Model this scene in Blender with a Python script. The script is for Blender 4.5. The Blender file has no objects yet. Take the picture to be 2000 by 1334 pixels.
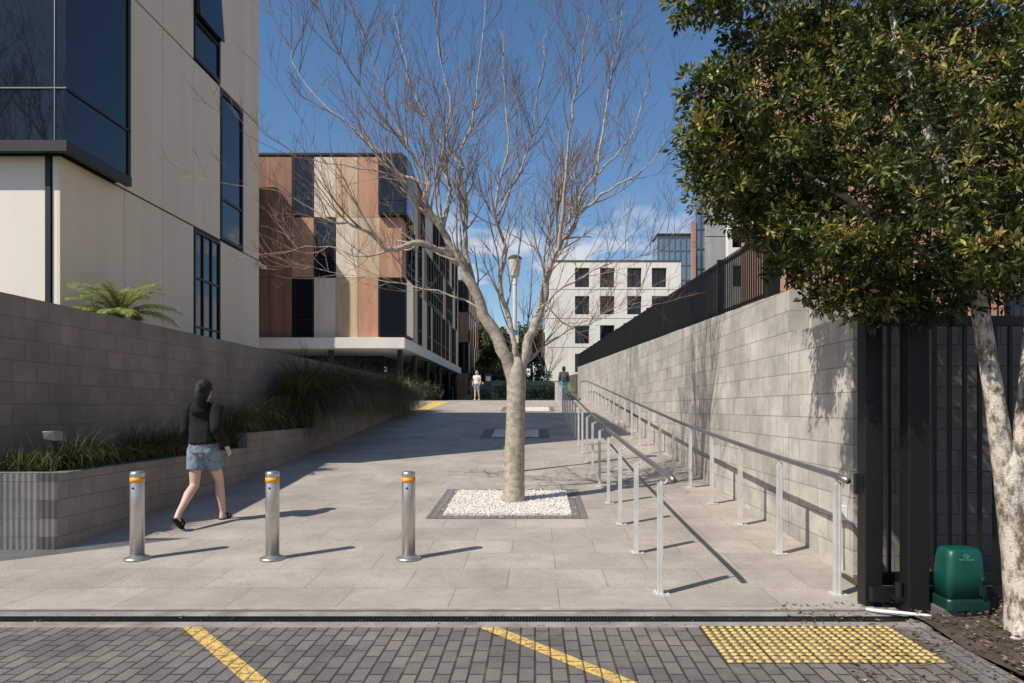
import bpy, math, random
import numpy as np
from mathutils import Vector, Matrix, noise as mnoise
random.seed(7); RNG=np.random.default_rng(11)
scene=bpy.context.scene
COL=scene.collection
F=1333.0; CX=1045.0; CY=797.0; EYE=1.6

# ---------------------------------------------------------------- materials
def newmat(name):
    m=bpy.data.materials.new(name); m.use_nodes=True
    nt=m.node_tree; b=nt.nodes['Principled BSDF']
    return m,nt,b
def N(nt,t,**k):
    n=nt.nodes.new(t)
    for a,v in k.items(): setattr(n,a,v)
    return n
def mixc(nt,fac,a,b,blend='MIX'):
    n=N(nt,'ShaderNodeMix',data_type='RGBA',blend_type=blend)
    def s(i,v):
        if isinstance(v,bpy.types.NodeSocket): nt.links.new(v,n.inputs[i])
        elif isinstance(v,(tuple,list)): n.inputs[i].default_value=(*v[:3],1)
        else: n.inputs[i].default_value=v
    s(0,fac); s(6,a); s(7,b)
    return n.outputs[2]
def noise(nt,vec,scale,detail=4,rough=.55):
    n=N(nt,'ShaderNodeTexNoise'); n.inputs['Scale'].default_value=scale
    n.inputs['Detail'].default_value=detail; n.inputs['Roughness'].default_value=rough
    if vec is not None: nt.links.new(vec,n.inputs['Vector'])
    return n.outputs['Fac']
def ramp(nt,fac,stops):
    r=N(nt,'ShaderNodeValToRGB'); e=r.color_ramp.elements
    while len(e)<len(stops): e.new(.5)
    for i,(p,c) in enumerate(stops):
        e[i].position=p; e[i].color=(*c[:3],1) if not isinstance(c,(int,float)) else (c,c,c,1)
    nt.links.new(fac,r.inputs[0]); return r.outputs[0]
def pos(nt): return N(nt,'ShaderNodeNewGeometry').outputs['Position']
def bump(nt,b,h,strength=.3,dist=.01):
    n=N(nt,'ShaderNodeBump'); n.inputs['Strength'].default_value=strength; n.inputs['Distance'].default_value=dist
    nt.links.new(h,n.inputs['Height']); nt.links.new(n.outputs[0],b.inputs['Normal'])
def plain(name,col,rough=.6,metal=0,var=.18,scale=3,fine=60,bmp=.1,streak=False):
    m,nt,b=newmat(name); p=pos(nt)
    v=p
    if streak:
        mp=N(nt,'ShaderNodeMapping'); mp.inputs['Scale'].default_value=(3,3,.35); nt.links.new(p,mp.inputs[0]); v=mp.outputs[0]
    n1=ramp(nt,noise(nt,v,scale),[(.3,1-var),(.7,1+var*.5)])
    n2=noise(nt,p,fine,2)
    c=mixc(nt,1.0,col,n1,'MULTIPLY')
    c=mixc(nt,1.0,c,ramp(nt,n2,[(.3,1-var*.5),(.7,1+var*.3)]),'MULTIPLY')
    nt.links.new(c,b.inputs['Base Color'])
    b.inputs['Roughness'].default_value=rough; b.inputs['Metallic'].default_value=metal
    if bmp: bump(nt,b,n2,bmp,.004)
    return m
def blocks(name,u,v,bw,bh,c1,c2,mort,ms=.006,offset=.5,var=.25,speck=.25,bs=.5,stain=1.2,ofs=(0,0),rough=.85,frq=2,dirt=None):
    m,nt,b=newmat(name); p=pos(nt)
    s=N(nt,'ShaderNodeSeparateXYZ'); nt.links.new(p,s.inputs[0])
    cb=N(nt,'ShaderNodeCombineXYZ')
    nt.links.new(s.outputs[u],cb.inputs[0]); nt.links.new(s.outputs[v],cb.inputs[1])
    mp=N(nt,'ShaderNodeMapping'); mp.inputs['Location'].default_value=(ofs[0],ofs[1],0)
    nt.links.new(cb.outputs[0],mp.inputs[0])
    br=N(nt,'ShaderNodeTexBrick'); br.offset=offset; br.offset_frequency=frq
    nt.links.new(mp.outputs[0],br.inputs['Vector'])
    br.inputs['Color1'].default_value=(*c1,1); br.inputs['Color2'].default_value=(*c2,1)
    br.inputs['Mortar'].default_value=(*mort,1); br.inputs['Scale'].default_value=1
    br.inputs['Mortar Size'].default_value=ms; br.inputs['Mortar Smooth'].default_value=.2
    br.inputs['Bias'].default_value=0; br.inputs['Brick Width'].default_value=bw; br.inputs['Row Height'].default_value=bh
    big=ramp(nt,noise(nt,p,stain,6,.65),[(.3,1-var),(.68,1+var*.4)])
    sp=noise(nt,p,110,2,.7)
    c=mixc(nt,1.0,br.outputs['Color'],big,'MULTIPLY')
    c=mixc(nt,1.0,c,ramp(nt,sp,[(.32,1-speck),(.68,1+speck*.6)]),'MULTIPLY')
    if dirt:
        dn=ramp(nt,noise(nt,p,4.5,7,.7),[(.5,0),(.72,dirt[1])])
        c=mixc(nt,dn,c,dirt[0])
    nt.links.new(c,b.inputs['Base Color']); b.inputs['Roughness'].default_value=rough
    inv=N(nt,'ShaderNodeMath',operation='MULTIPLY_ADD'); nt.links.new(br.outputs['Fac'],inv.inputs[0]); inv.inputs[1].default_value=-1; 
    ad=N(nt,'ShaderNodeMath',operation='MULTIPLY'); nt.links.new(sp,ad.inputs[0]); ad.inputs[1].default_value=.5
    nt.links.new(ad.outputs[0],inv.inputs[2])
    bump(nt,b,inv.outputs[0],bs,.006)
    return m
def glassmat(name,col=(.010,.013,.018),rough=.02,ior=1.55):
    m,nt,b=newmat(name); p=pos(nt)
    b.inputs['Base Color'].default_value=(*col,1); b.inputs['Roughness'].default_value=rough; b.inputs['IOR'].default_value=ior
    bump(nt,b,noise(nt,p,.9,1),.10,.03)
    return m
def leafmat(name,stops,rough=.35,trans=.25):
    m,nt,b=newmat(name)
    a=N(nt,'ShaderNodeAttribute',attribute_name='tint')
    c=ramp(nt,a.outputs['Fac'],stops)
    nt.links.new(c,b.inputs['Base Color']); b.inputs['Roughness'].default_value=rough
    t=N(nt,'ShaderNodeBsdfTranslucent'); nt.links.new(c,t.inputs[0])
    mx=N(nt,'ShaderNodeMixShader'); mx.inputs[0].default_value=trans
    nt.links.new(b.outputs[0],mx.inputs[1]); nt.links.new(t.outputs[0],mx.inputs[2])
    nt.links.new(mx.outputs[0],nt.nodes['Material Output'].inputs[0])
    return m
def barkmat(name,ca,cb,scale=9,str_=.5,lo=.36,hi=.6,zs=.45):
    m,nt,b=newmat(name); p=pos(nt)
    mp=N(nt,'ShaderNodeMapping'); mp.inputs['Scale'].default_value=(1,1,zs); nt.links.new(p,mp.inputs[0])
    n=noise(nt,mp.outputs[0],scale,6,.7)
    c=ramp(nt,n,[(lo,ca),(hi,cb)])
    n2=noise(nt,p,70,3)
    c=mixc(nt,1.0,c,ramp(nt,n2,[(.3,.8),(.7,1.08)]),'MULTIPLY')
    nt.links.new(c,b.inputs['Base Color']); b.inputs['Roughness'].default_value=.85
    bump(nt,b,n2,str_,.01)
    return m

M={}
M['road']=blocks('road_brick',1,0,.2,.1,(.24,.212,.18),(.16,.142,.122),(.05,.042,.034),ms=.008,var=.4,speck=.5,bs=.9,dirt=((.27,.235,.19),.4))
M['border']=blocks('border_paver',1,0,.2,.1,(.24,.22,.195),(.19,.175,.155),(.09,.08,.068),ms=.006,var=.3,speck=.35)
M['path']=blocks('path_paver',0,1,.9,.6,(.478,.412,.345),(.42,.363,.305),(.225,.19,.155),ms=.004,var=.3,speck=.38,bs=.3,stain=.9,ofs=(.25,.55),dirt=((.27,.23,.18),.5))
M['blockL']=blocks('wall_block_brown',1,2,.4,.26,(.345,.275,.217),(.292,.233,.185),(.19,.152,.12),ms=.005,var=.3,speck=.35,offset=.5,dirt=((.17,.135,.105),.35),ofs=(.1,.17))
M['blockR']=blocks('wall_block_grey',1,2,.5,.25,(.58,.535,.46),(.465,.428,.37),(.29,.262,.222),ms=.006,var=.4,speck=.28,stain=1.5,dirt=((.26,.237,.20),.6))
M['blockFshade']=blocks('wall_block_front_shaded',0,2,.4,.2,(.22,.195,.165),(.18,.16,.137),(.11,.097,.083),ms=.006,var=.35,speck=.25,dirt=((.10,.09,.075),.5))  # tree shade behind the gate painted in as darker block colour
M['blockE']=blocks('wall_block_end',0,2,.4,.25,(.53,.49,.43),(.48,.44,.38),(.34,.31,.27),ms=.005,var=.35,speck=.25)
M['plantY']=blocks('planter_block',1,2,.4,.2,(.36,.305,.25),(.315,.267,.22),(.19,.16,.13),ms=.005,var=.3,speck=.35,dirt=((.19,.157,.125),.4))
M['plantX']=blocks('planter_block_end',0,2,.4,.2,(.41,.365,.31),(.37,.33,.28),(.24,.21,.175),ms=.004,var=.25,speck=.35,dirt=((.2,.175,.145),.4))
M['conc']=plain('concrete',(.33,.29,.245),.85,var=.4,scale=4,fine=120,bmp=.2)
M['concg']=plain('grey_concrete',(.42,.40,.37),.85,var=.2,scale=1,fine=60,bmp=.1,streak=True)
M['concdark']=plain('dark_concrete',(.12,.115,.11),.85,var=.35,scale=2,fine=120,bmp=.2)
M['cream']=plain('cream_panel',(.84,.675,.49),.75,var=.07,scale=.6,fine=25,bmp=.03,streak=True)
M['creamf']=plain('cream_render',(.88,.79,.65),.75,var=.05,scale=.6,fine=25,bmp=.03,streak=True)
M['white']=plain('white_panel',(.86,.80,.70),.75,var=.08,scale=.5,fine=30,bmp=.03,streak=True)
M['beige']=plain('beige_panel',(.76,.63,.48),.75,var=.2,scale=.8,fine=25,streak=True)
M['tan']=plain('tan_panel',(.62,.445,.28),.75,var=.25,scale=.8,fine=25,streak=True)
M['terra']=plain('terracotta_panel',(.56,.29,.175),.75,var=.25,scale=.8,fine=25,streak=True)
M['brown']=plain('brown_panel',(.34,.168,.10),.75,var=.3,scale=.8,fine=25,streak=True)
M['black']=plain('black_metal',(.007,.007,.007),.5,.0,var=.2,bmp=.02)
M['joint']=plain('dark_joint',(.045,.04,.035),.9,var=.1,bmp=0)
M['steel']=plain('brushed_steel',(.60,.575,.54),.34,.85,var=.18,scale=6,fine=200,bmp=.03)
M['galv']=plain('galvanised_post',(.66,.64,.61),.5,.35,var=.15,scale=8,fine=90,bmp=.03)
M['rail']=plain('dark_steel_tube',(.30,.285,.27),.35,.75,var=.15,bmp=.02)
def worn(name,col,under,thr,rough=.65):
    m,nt,b=newmat(name); p=pos(nt)
    n=noise(nt,p,28,6,.75); f=ramp(nt,n,[(thr,0),(thr+.09,1)])
    n3=noise(nt,p,5,3); f2=ramp(nt,n3,[(.3,.82),(.6,1)])
    c=mixc(nt,f,under,col); c=mixc(nt,1.0,c,f2,'MULTIPLY')
    s=N(nt,'ShaderNodeSeparateXYZ'); nt.links.new(p,s.inputs[0]); cb=N(nt,'ShaderNodeCombineXYZ')
    nt.links.new(s.outputs[1],cb.inputs[0]); nt.links.new(s.outputs[0],cb.inputs[1])
    br=N(nt,'ShaderNodeTexBrick'); br.offset=.5; nt.links.new(cb.outputs[0],br.inputs['Vector'])
    for k,v in (('Scale',1),('Mortar Size',.006),('Brick Width',.2),('Row Height',.1)): br.inputs[k].default_value=v
    c=mixc(nt,br.outputs['Fac'],c,(.16,.12,.05))
    nt.links.new(c,b.inputs['Base Color']); b.inputs['Roughness'].default_value=rough
    bump(nt,b,n,.2,.004); return m
M['yellow']=worn('yellow_road_paint',(.82,.52,.12),(.24,.20,.13),.42)
M['yellowd']=plain('yellow_tactile',(.84,.55,.13),.6,var=.35,scale=9,fine=80,bmp=.1)
M['yband']=plain('yellow_band',(.92,.36,.015),.45,var=.1)
M['glass']=glassmat('window_glass')
M['glassb']=glassmat('blue_glass',(.12,.20,.29),.08,1.7)
M['soffit']=plain('pale_slab',(.74,.70,.63),.8,var=.08,scale=1)
M['soil']=plain('soil',(.085,.062,.042),.95,var=.5,scale=6,fine=45,bmp=.8)
M['lawn']=plain('lawn_grass',(.17,.20,.06),.9,var=.5,scale=1.2,fine=30,bmp=.5)
M['ground']=plain('ground_earth',(.13,.12,.085),.95,var=.3,scale=.3,fine=20)
M['bark']=barkmat('pale_bark',(.28,.222,.167),(.50,.425,.34),12,.4,.36,.60,1.3)
M['twig']=barkmat('red_brown_twig',(.19,.105,.07),(.34,.225,.165),9,.1)
M['barkR']=barkmat('mottled_bark',(.15,.11,.075),(.64,.56,.46),13,.8,.42,.56)
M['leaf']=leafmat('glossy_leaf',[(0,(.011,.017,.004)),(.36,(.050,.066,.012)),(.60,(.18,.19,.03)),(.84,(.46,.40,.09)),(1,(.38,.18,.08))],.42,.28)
M['farleaf']=leafmat('dull_leaf',[(0,(.02,.035,.012)),(.6,(.07,.095,.028)),(1,(.13,.15,.04))],.6,.2)
M['grass']=leafmat('strappy_grass',[(0,(.018,.026,.008)),(.55,(.075,.095,.022)),(.88,(.20,.20,.06)),(1,(.34,.29,.12))],.5,.3)
M['fern']=leafmat('fern_leaf',[(0,(.15,.21,.03)),(.6,(.36,.42,.09)),(1,(.55,.52,.2))],.5,.4)
M['gravel']=plain('white_gravel',(.82,.76,.69),.8,var=.3,scale=25,fine=60)
M['green']=plain('green_plastic',(.005,.072,.052),.4,var=.1,bmp=.02)
M['dgreen']=plain('dark_plastic',(.005,.032,.025),.4,var=.06,bmp=.02)
M['mark']=plain('pale_print',(.12,.30,.23),.5,var=.05,bmp=0)
M['skin']=plain('skin',(.66,.42,.31),.5,var=.08,scale=6,bmp=.02)
M['hairD']=plain('dark_hair',(.012,.007,.005),.75,var=.4,scale=30,bmp=.2)
M['hairB']=plain('blond_hair',(.42,.27,.12),.5,var=.3,scale=20,bmp=.3)
M['cblack']=plain('black_cloth',(.006,.006,.006),.95,var=.3,scale=8,bmp=.3)
M['denim']=plain('denim_cloth',(.23,.28,.34),.9,var=.5,scale=16,fine=150,bmp=.2)
M['cwhite']=plain('white_cloth',(.75,.72,.68),.9,var=.1,scale=8)
M['cteal']=plain('teal_cloth',(.06,.30,.35),.9,var=.1,scale=8)
M['cgrey']=plain('grey_cloth',(.08,.08,.085),.9,var=.2,scale=8)
M['cream2']=plain('cream_lamp',(.62,.56,.43),.45,var=.08,bmp=.02)
M['wpaint']=plain('white_paint',(.74,.73,.70),.5,var=.08,bmp=.02)
M['blue']=plain('blue_sign',(.05,.2,.4),.5,var=.08,bmp=0)
M['eye']=plain('eye_dark',(.02,.015,.012),.2,var=0,bmp=0)

# ---------------------------------------------------------------- mesh building
class MB:
    def __init__(s): s.v=[]; s.f=[]; s.m=[]; s.mats=[]
    def mi(s,mat):
        if mat not in s.mats: s.mats.append(mat)
        return s.mats.index(mat)
    def box(s,x0,x1,y0,y1,z0,z1,mat):
        if x0>x1:x0,x1=x1,x0
        if y0>y1:y0,y1=y1,y0
        return s.hexa([(x0,y0,z0),(x1,y0,z0),(x1,y1,z0),(x0,y1,z0),(x0,y0,z1),(x1,y0,z1),(x1,y1,z1),(x0,y1,z1)],mat)
    def hexa(s,pts,mat):
        i=len(s.v); k=s.mi(mat); s.v+=[tuple(p) for p in pts]
        for f in ((0,3,2,1),(4,5,6,7),(0,1,5,4),(1,2,6,5),(2,3,7,6),(3,0,4,7)):
            s.f.append(tuple(i+j for j in f)); s.m.append(k)
        return s
    def poly(s,pts,mat):
        i=len(s.v); s.v+=[tuple(p) for p in pts]; s.f.append(tuple(range(i,i+len(pts)))); s.m.append(s.mi(mat)); return s
    def tube(s,pts,rad,mat,n=8,cap=True):
        pts=[Vector(p) for p in pts]; k=s.mi(mat); i0=len(s.v)
        if not isinstance(rad,(list,tuple)): rad=[rad]*len(pts)
        ref=None
        for j,p in enumerate(pts):
            t=(pts[min(j+1,len(pts)-1)]-pts[max(j-1,0)])
            if t.length<1e-9: t=Vector((0,0,1))
            t.normalize()
            if ref is None:
                ref=Vector((1,0,0)) if abs(t.x)<.9 else Vector((0,1,0))
            a=(ref-t*ref.dot(t)); 
            if a.length<1e-6: a=t.orthogonal()
            a.normalize(); ref=a; b=t.cross(a)
            r=rad[j]; ra,rb=(r if isinstance(r,tuple) else (r,r))
            for q in range(n):
                an=2*math.pi*q/n
                s.v.append(tuple(p+a*(ra*math.cos(an))+b*(rb*math.sin(an))))
        for j in range(len(pts)-1):
            for q in range(n):
                a=i0+j*n+q; b=i0+j*n+(q+1)%n
                s.f.append((a,b,b+n,a+n)); s.m.append(k)
        if cap:
            s.f.append(tuple(i0+q for q in reversed(range(n)))); s.m.append(k)
            e=i0+(len(pts)-1)*n; s.f.append(tuple(e+q for q in range(n))); s.m.append(k)
        return s
    def lathe(s,c,prof,mat,n=24):
        s.tube([(c[0],c[1],c[2]+z) for r,z in prof],[max(r,.0005) for r,z in prof],mat,n); return s
    def ball(s,c,r,mat,nu=14,nv=10):
        if not isinstance(r,(list,tuple)): r=(r,r,r)
        k=s.mi(mat); i=len(s.v)
        s.v.append((c[0],c[1],c[2]-r[2]))
        for a in range(1,nv):
            ph=-math.pi/2+math.pi*a/nv
            for q in range(nu):
                th=2*math.pi*q/nu
                s.v.append((c[0]+r[0]*math.cos(ph)*math.cos(th),c[1]+r[1]*math.cos(ph)*math.sin(th),c[2]+r[2]*math.sin(ph)))
        s.v.append((c[0],c[1],c[2]+r[2])); top=len(s.v)-1
        for q in range(nu):
            s.f.append((i,i+1+(q+1)%nu,i+1+q)); s.m.append(k)
            e=i+1+(nv-2)*nu; s.f.append((top,e+q,e+(q+1)%nu)); s.m.append(k)
        for a in range(nv-2):
            for q in range(nu):
                A=i+1+a*nu+q; B=i+1+a*nu+(q+1)%nu
                s.f.append((A,B,B+nu,A+nu)); s.m.append(k)
        return s
    def mesh(s,name,o=(0,0,0),smooth=False):
        me=bpy.data.meshes.new(name)
        vv=(np.array(s.v)-np.array(o)).tolist()
        me.from_pydata(vv,[],s.f)
        for m in s.mats: me.materials.append(M[m])
        me.polygons.foreach_set('material_index',s.m)
        if smooth: me.polygons.foreach_set('use_smooth',[True]*len(s.f))
        me.update(); return me

def npmesh(name,V,Fc,mat,o,tint=None,smooth=False):
    me=bpy.data.meshes.new(name)
    me.from_pydata((np.asarray(V)-np.array(o)).tolist(),[],np.asarray(Fc).tolist())
    me.materials.append(M[mat])
    if tint is not None:
        a=me.attributes.new('tint','FLOAT','FACE'); a.data.foreach_set('value',np.clip(tint,0,1).astype(np.float32))
    if smooth: me.polygons.foreach_set('use_smooth',[True]*len(me.polygons))
    return me

def top(name,loc,label=None,cat=None,mesh=None,group=None,kind=None,smooth=False,bevel=0):
    if isinstance(mesh,MB): mesh=mesh.mesh(name,loc,smooth)
    ob=bpy.data.objects.new(name,mesh); ob.location=loc; COL.objects.link(ob)
    if mesh is None: ob.empty_display_size=.2
    if label: ob['label']=label
    if cat: ob['category']=cat
    if group: ob['group']=group
    if kind: ob['kind']=kind
    if bevel: addbevel(ob,bevel)
    return ob
def addbevel(ob,w):
    b=ob.modifiers.new('bevel','BEVEL'); b.width=w; b.segments=2; b.limit_method='ANGLE'; b.harden_normals=False
def rootloc(p):
    while p.parent: p=p.parent
    return tuple(p.location)
def part(parent,name,mesh,smooth=False,bevel=0,label=None,kind=None):
    if isinstance(mesh,MB): mesh=mesh.mesh(name,rootloc(parent),smooth)
    ob=bpy.data.objects.new(name,mesh); COL.objects.link(ob); ob.parent=parent
    if bevel: addbevel(ob,bevel)
    if label: ob['label']=label
    if kind: ob['kind']=kind
    return ob
def copything(root,loc):
    kids=list(root.children)
    r=root.copy(); COL.objects.link(r); r.location=loc
    for c in kids:
        k=c.copy(); COL.objects.link(k); k.parent=r
        for g in c.children:
            h=g.copy(); COL.objects.link(h); h.parent=k
    return r

# ---------------------------------------------------------------- terrain
def prof(y): return float(np.interp(y,[-1e4,5.9,8,10,12,34,37,40,44],[0,0,.09,.2,.31,1.93,2.02,2.05,2.06]))
def sst(x,a,b):
    t=min(max((x-a)/(b-a),0),1); return t*t*(3-2*t)
def terr(x,y): return prof(y)+2.3*sst(y,44,68)*sst(x,-6.5,-4.5)
def sheet(xs,ys,fn,dz,mat):
    mb=MB()
    k=mb.mi(mat)
    for y in ys:
        for x in xs: mb.v.append((x,y,fn(x,y)+dz))
    nx=len(xs)
    for j in range(len(ys)-1):
        for i in range(nx-1):
            a=j*nx+i; mb.f.append((a,a+1,a+nx+1,a+nx)); mb.m.append(k)
    return mb
xs=[-900,-300,-100,-40,-20,-12,-6.5,-6,-5.5,-5,-4.5,0,3,10,20,60,200,900]
ys=[-300,-60,-20,0,5.9,8,10,12,20,28,34,37,40,44,47,50,53,56,60,64,68,80,120,300,1200]
top('ground',(0,0,0),kind='structure',mesh=sheet(xs,ys,terr,-.05,'ground'))
top('lawn',(0,0,0),kind='structure',mesh=sheet([-6,-5.5,-5,-4.5,0,3.0],[44.2,47,50,53,56,60,64,68,90],terr,-.03,'lawn'))
top('road',(0,0,0),kind='structure',mesh=MB().poly([(-60,-25,0),(2.66,-25,0),(2.66,4.98,0),(-60,4.98,0)],'road'))
top('pavement',(0,0,0),kind='structure',mesh=sheet([-18,3.0],[5.43,5.9,8,10,12,20,28,34,37,40,44.2],lambda x,y:prof(y),.0,'path'))
b=MB(); b.box(-60,3.0,4.98,5.10,-.1,.004,'conc')
b.box(-60,3.0,5.25,5.43,-.1,.004,'conc')
top('drain_kerb',(0,5.2,0),'weathered concrete edging beside the drain channel','kerb',mesh=b,bevel=.004)
b=MB(); b.box(-20,3.0,5.10,5.25,-.09,-.045,'joint')
x=-8.0
while x<3.0:
    b.box(x,x+.012,5.112,5.238,-.04,-.002,'black'); x+=.024
b.box(-20,3.0,5.102,5.112,-.04,.0,'black'); b.box(-20,3.0,5.238,5.248,-.04,.0,'black'); b.box(-20,3.0,5.17,5.18,-.04,-.001,'black')
top('drain_grate',(0,5.2,0),'long black slotted drain grate across the driveway','drain',mesh=b)
b=MB(); b.box(-20,2.9,5.352,5.360,-.02,.014,'rail'); b.box(-20,2.9,5.43,5.438,-.02,.010,'galv')
top('gate_track',(0,5.35,0),'thin steel sliding gate track set in concrete','track',mesh=b)
def strip(p0,p1,w,z,mat):
    p0=Vector(p0);p1=Vector(p1)
    n=Vector((w/2,0))
    return MB().poly([(*(p0-n),z),(*(p0+n),z),(*(p1+n),z),(*(p1-n),z)][::-1],mat)
top('road_marking',(0,0,0),kind='structure',mesh=strip((-2.50,4.975),(-1.2,3.5),.145,.004,'yellow'))
top('road_marking',(0,0,0),kind='structure',mesh=strip((-.34,4.975),(.93,3.5),.145,.004,'yellow'))
b=MB(); kr=b.mi('road'); ky=b.mi('yellowd'); nx_,ny_=23,12; P_=.0605; ox,oy=1.20,4.27
for j in range(ny_+1):
    for i in range(nx_+1): b.v.append((ox+i*P_,oy+j*P_,.004))
for j in range(ny_):
    for i in range(nx_):
        c=[j*(nx_+1)+i,j*(nx_+1)+i+1,(j+1)*(nx_+1)+i+1,(j+1)*(nx_+1)+i]
        cx_,cy_=ox+(i+.5)*P_,oy+(j+.5)*P_; base=len(b.v)
        for rad,z in ((.0205,.004),(.0195,.008),(.013,.0105)):
            for q in range(8):
                a=math.radians(-135+45*q); b.v.append((cx_+rad*math.cos(a),cy_+rad*math.sin(a),z))
        for q in range(4):
            b.f.append((c[q],c[(q+1)%4],base+(2*q+2)%8,base+2*q+1,base+2*q)); b.m.append(kr)
        for l in range(2):
            for q in range(8): b.f.append((base+l*8+q,base+l*8+(q+1)%8,base+l*8+8+(q+1)%8,base+l*8+8+q)); b.m.append(ky)
        b.f.append(tuple(base+16+q for q in range(8))); b.m.append(ky)
top('tactile_paving',(1.9,4.6,0),'yellow tactile warning dots set on brick pavers','tactile paving',mesh=b)
b=MB()
b.poly([(-4.95,26.4,prof(26.4)+.012),(-4.5,26.4,prof(26.4)+.012),(-4.2,33.5,prof(33.5)+.012),(-4.95,33.5,prof(33.5)+.012)],'yellowd')
top('tactile_paving',(-4.7,28,1.5),'yellow tactile strip at the top of the slope','tactile paving',mesh=b)
b=MB(); b.poly([(2.66,-25,0.0),(2.86,-25,0),(2.86,5.2,0),(2.66,4.98,0)],'border')
top('paver_edging',(2.7,4,0),kind='structure',mesh=b)
rx=[2.86,3.0,3.2,3.5,4,5,7,12,30]; ry=[-25,-5,2,3,3.5,4,4.5,5,5.5,6,6.5]
top('garden_soil',(0,0,0),kind='structure',mesh=sheet(rx,ry,lambda x,y:.02+.05*sst(x,2.9,3.6)+.02*math.sin(x*7+y*5),0,'soil'))
V=[];Fc=[]
for i in range(4600):
    q=random.random()
    if q<.74: x=random.uniform(2.88,5); y=random.uniform(3.4,5.6); z=.045+.05*sst(x,2.9,3.6)+random.uniform(0,.015)
    elif q<.86: x=random.uniform(1.9,2.9); y=random.uniform(3.6,5.6); z=.008
    else: x=random.uniform(-5,2.9); y=random.choice([random.uniform(4.98,5.3),random.uniform(5.0,9)]); z=.008+prof(y)
    a=random.uniform(0,6.3); L=random.uniform(.006,.026)*(1 if q<.86 else .45); w=L*random.uniform(.3,.7); t=random.uniform(-.4,.4)
    c,s_=math.cos(a),math.sin(a); k=len(V)
    V+=[(x-c*L,y-s_*L,z),(x+s_*w,y-c*w,z+w*t),(x+c*L,y+s_*L,z+L*.3),(x-s_*w,y+c*w,z)]
    Fc.append((k,k+1,k+2,k+3))
M['litter']=leafmat('leaf_litter',[(0,(.03,.02,.012)),(.6,(.16,.10,.055)),(.9,(.36,.26,.15)),(1,(.55,.48,.38))],.8,.1)
top('leaf_litter',(0,0,0),'dry brown leaf litter and bark chips on soil','leaf litter',kind='stuff',mesh=npmesh('leaf_litter',V,Fc,'litter',(0,0,0),RNG.random(len(Fc))))

# ---------------------------------------------------------------- tree pits
def pit(x0,x1,y0,y1,w,nst,seed):
    r=random.Random(seed)
    z=lambda y:prof(y)
    def q(a,b_,c,d,dz,mat,mb):
        mb.poly([(a,c,z(c)+dz),(b_,c,z(c)+dz),(b_,d,z(d)+dz),(a,d,z(d)+dz)],mat)
    mb=MB(); 
    q(x0,x1,y0,y0+w,.005,'border',mb);q(x0,x1,y1-w,y1,.005,'border',mb);q(x0,x0+w,y0+w,y1-w,.005,'border',mb);q(x1-w,x1,y0+w,y1-w,.005,'border',mb)
    top('pit_edging',((x0+x1)/2,(y0+y1)/2,z((y0+y1)/2)),kind='structure',mesh=mb)
    V=[];Fc=[]
    a0,a1,c0,c1=x0+w,x1-w,y0+w,y1-w
    V+=[(a0,c0,z(c0)+.006),(a1,c0,z(c0)+.006),(a1,c1,z(c1)+.006),(a0,c1,z(c1)+.006)]; Fc.append((0,1,2,3))
    for i in range(nst):
        x=r.uniform(a0+.01,a1-.01); y=r.uniform(c0+.01,c1-.01); s=r.uniform(.009,.02); zz=z(y)+.012+r.uniform(0,.02)
        if r.random()<.02: x+=r.uniform(-.3,.3); y+=r.uniform(-.35,.2); zz=z(y)+.016
        R=Matrix.Rotation(r.uniform(0,6.3),3,'Z')@Matrix.Rotation(r.uniform(0,6.3),3,'X')
        k=len(V)
        for p in ((1,0,0),(-1,0,0),(0,.8,0),(0,-.8,0),(0,0,.6),(0,0,-.6)):
            v=R@(Vector(p)*s*r.uniform(.8,1.2)); V.append((x+v.x,y+v.y,zz+v.z))
        for f in ((0,2,4),(2,1,4),(1,3,4),(3,0,4),(2,0,5),(1,2,5),(3,1,5),(0,3,5)): Fc.append(tuple(k+j for j in f))
    me=bpy.data.meshes.new('gravel'); me.from_pydata(V,[],Fc); me.materials.append(M['gravel'])
    top('gravel',(0,0,0),'white pebble gravel filling a square tree pit','gravel',kind='stuff',mesh=me)
pit(-1.44,.70,8.97,11.2,.20,9000,1)
pit(-1.5,.4,18.4,20.8,.3,1500,2)
pit(-1.4,.8,27.6,30.2,.2,1200,3)

# ---------------------------------------------------------------- bollards
def bollard(x,y):
    z=prof(y)
    r=top('bollard',(x,y,z),'round stainless steel bollard with yellow band on paving','bollard',group='bollards across the path entrance')
    part(r,'post',MB().lathe((x,y,z),[(.068,.012),(.068,.78),(.066,.785),(.066,.845),(.069,.848),(.069,.885),(.06,.9),(.02,.906)],'steel',32))
    part(r,'reflective_band',MB().lathe((x,y,z),[(.0695,.79),(.0695,.84)],'yband',32))
    part(r,'base_plate',MB().lathe((x,y,z),[(.13,.0),(.13,.012),(.118,.022),(.085,.03),(.07,.045)],'steel',32))
    part(r,'keyhole',MB().ball((x-.005,y-.069,z+.735),(.012,.008,.012),'black'))
    for ob in r.children:
        for p in ob.data.polygons: p.use_smooth=len(p.vertices)==4
    return r
b0=bollard(-4.09,7.02)
for x in (-2.70,-1.30):
    copything(b0,(x,7.02,prof(7.02)))

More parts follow.
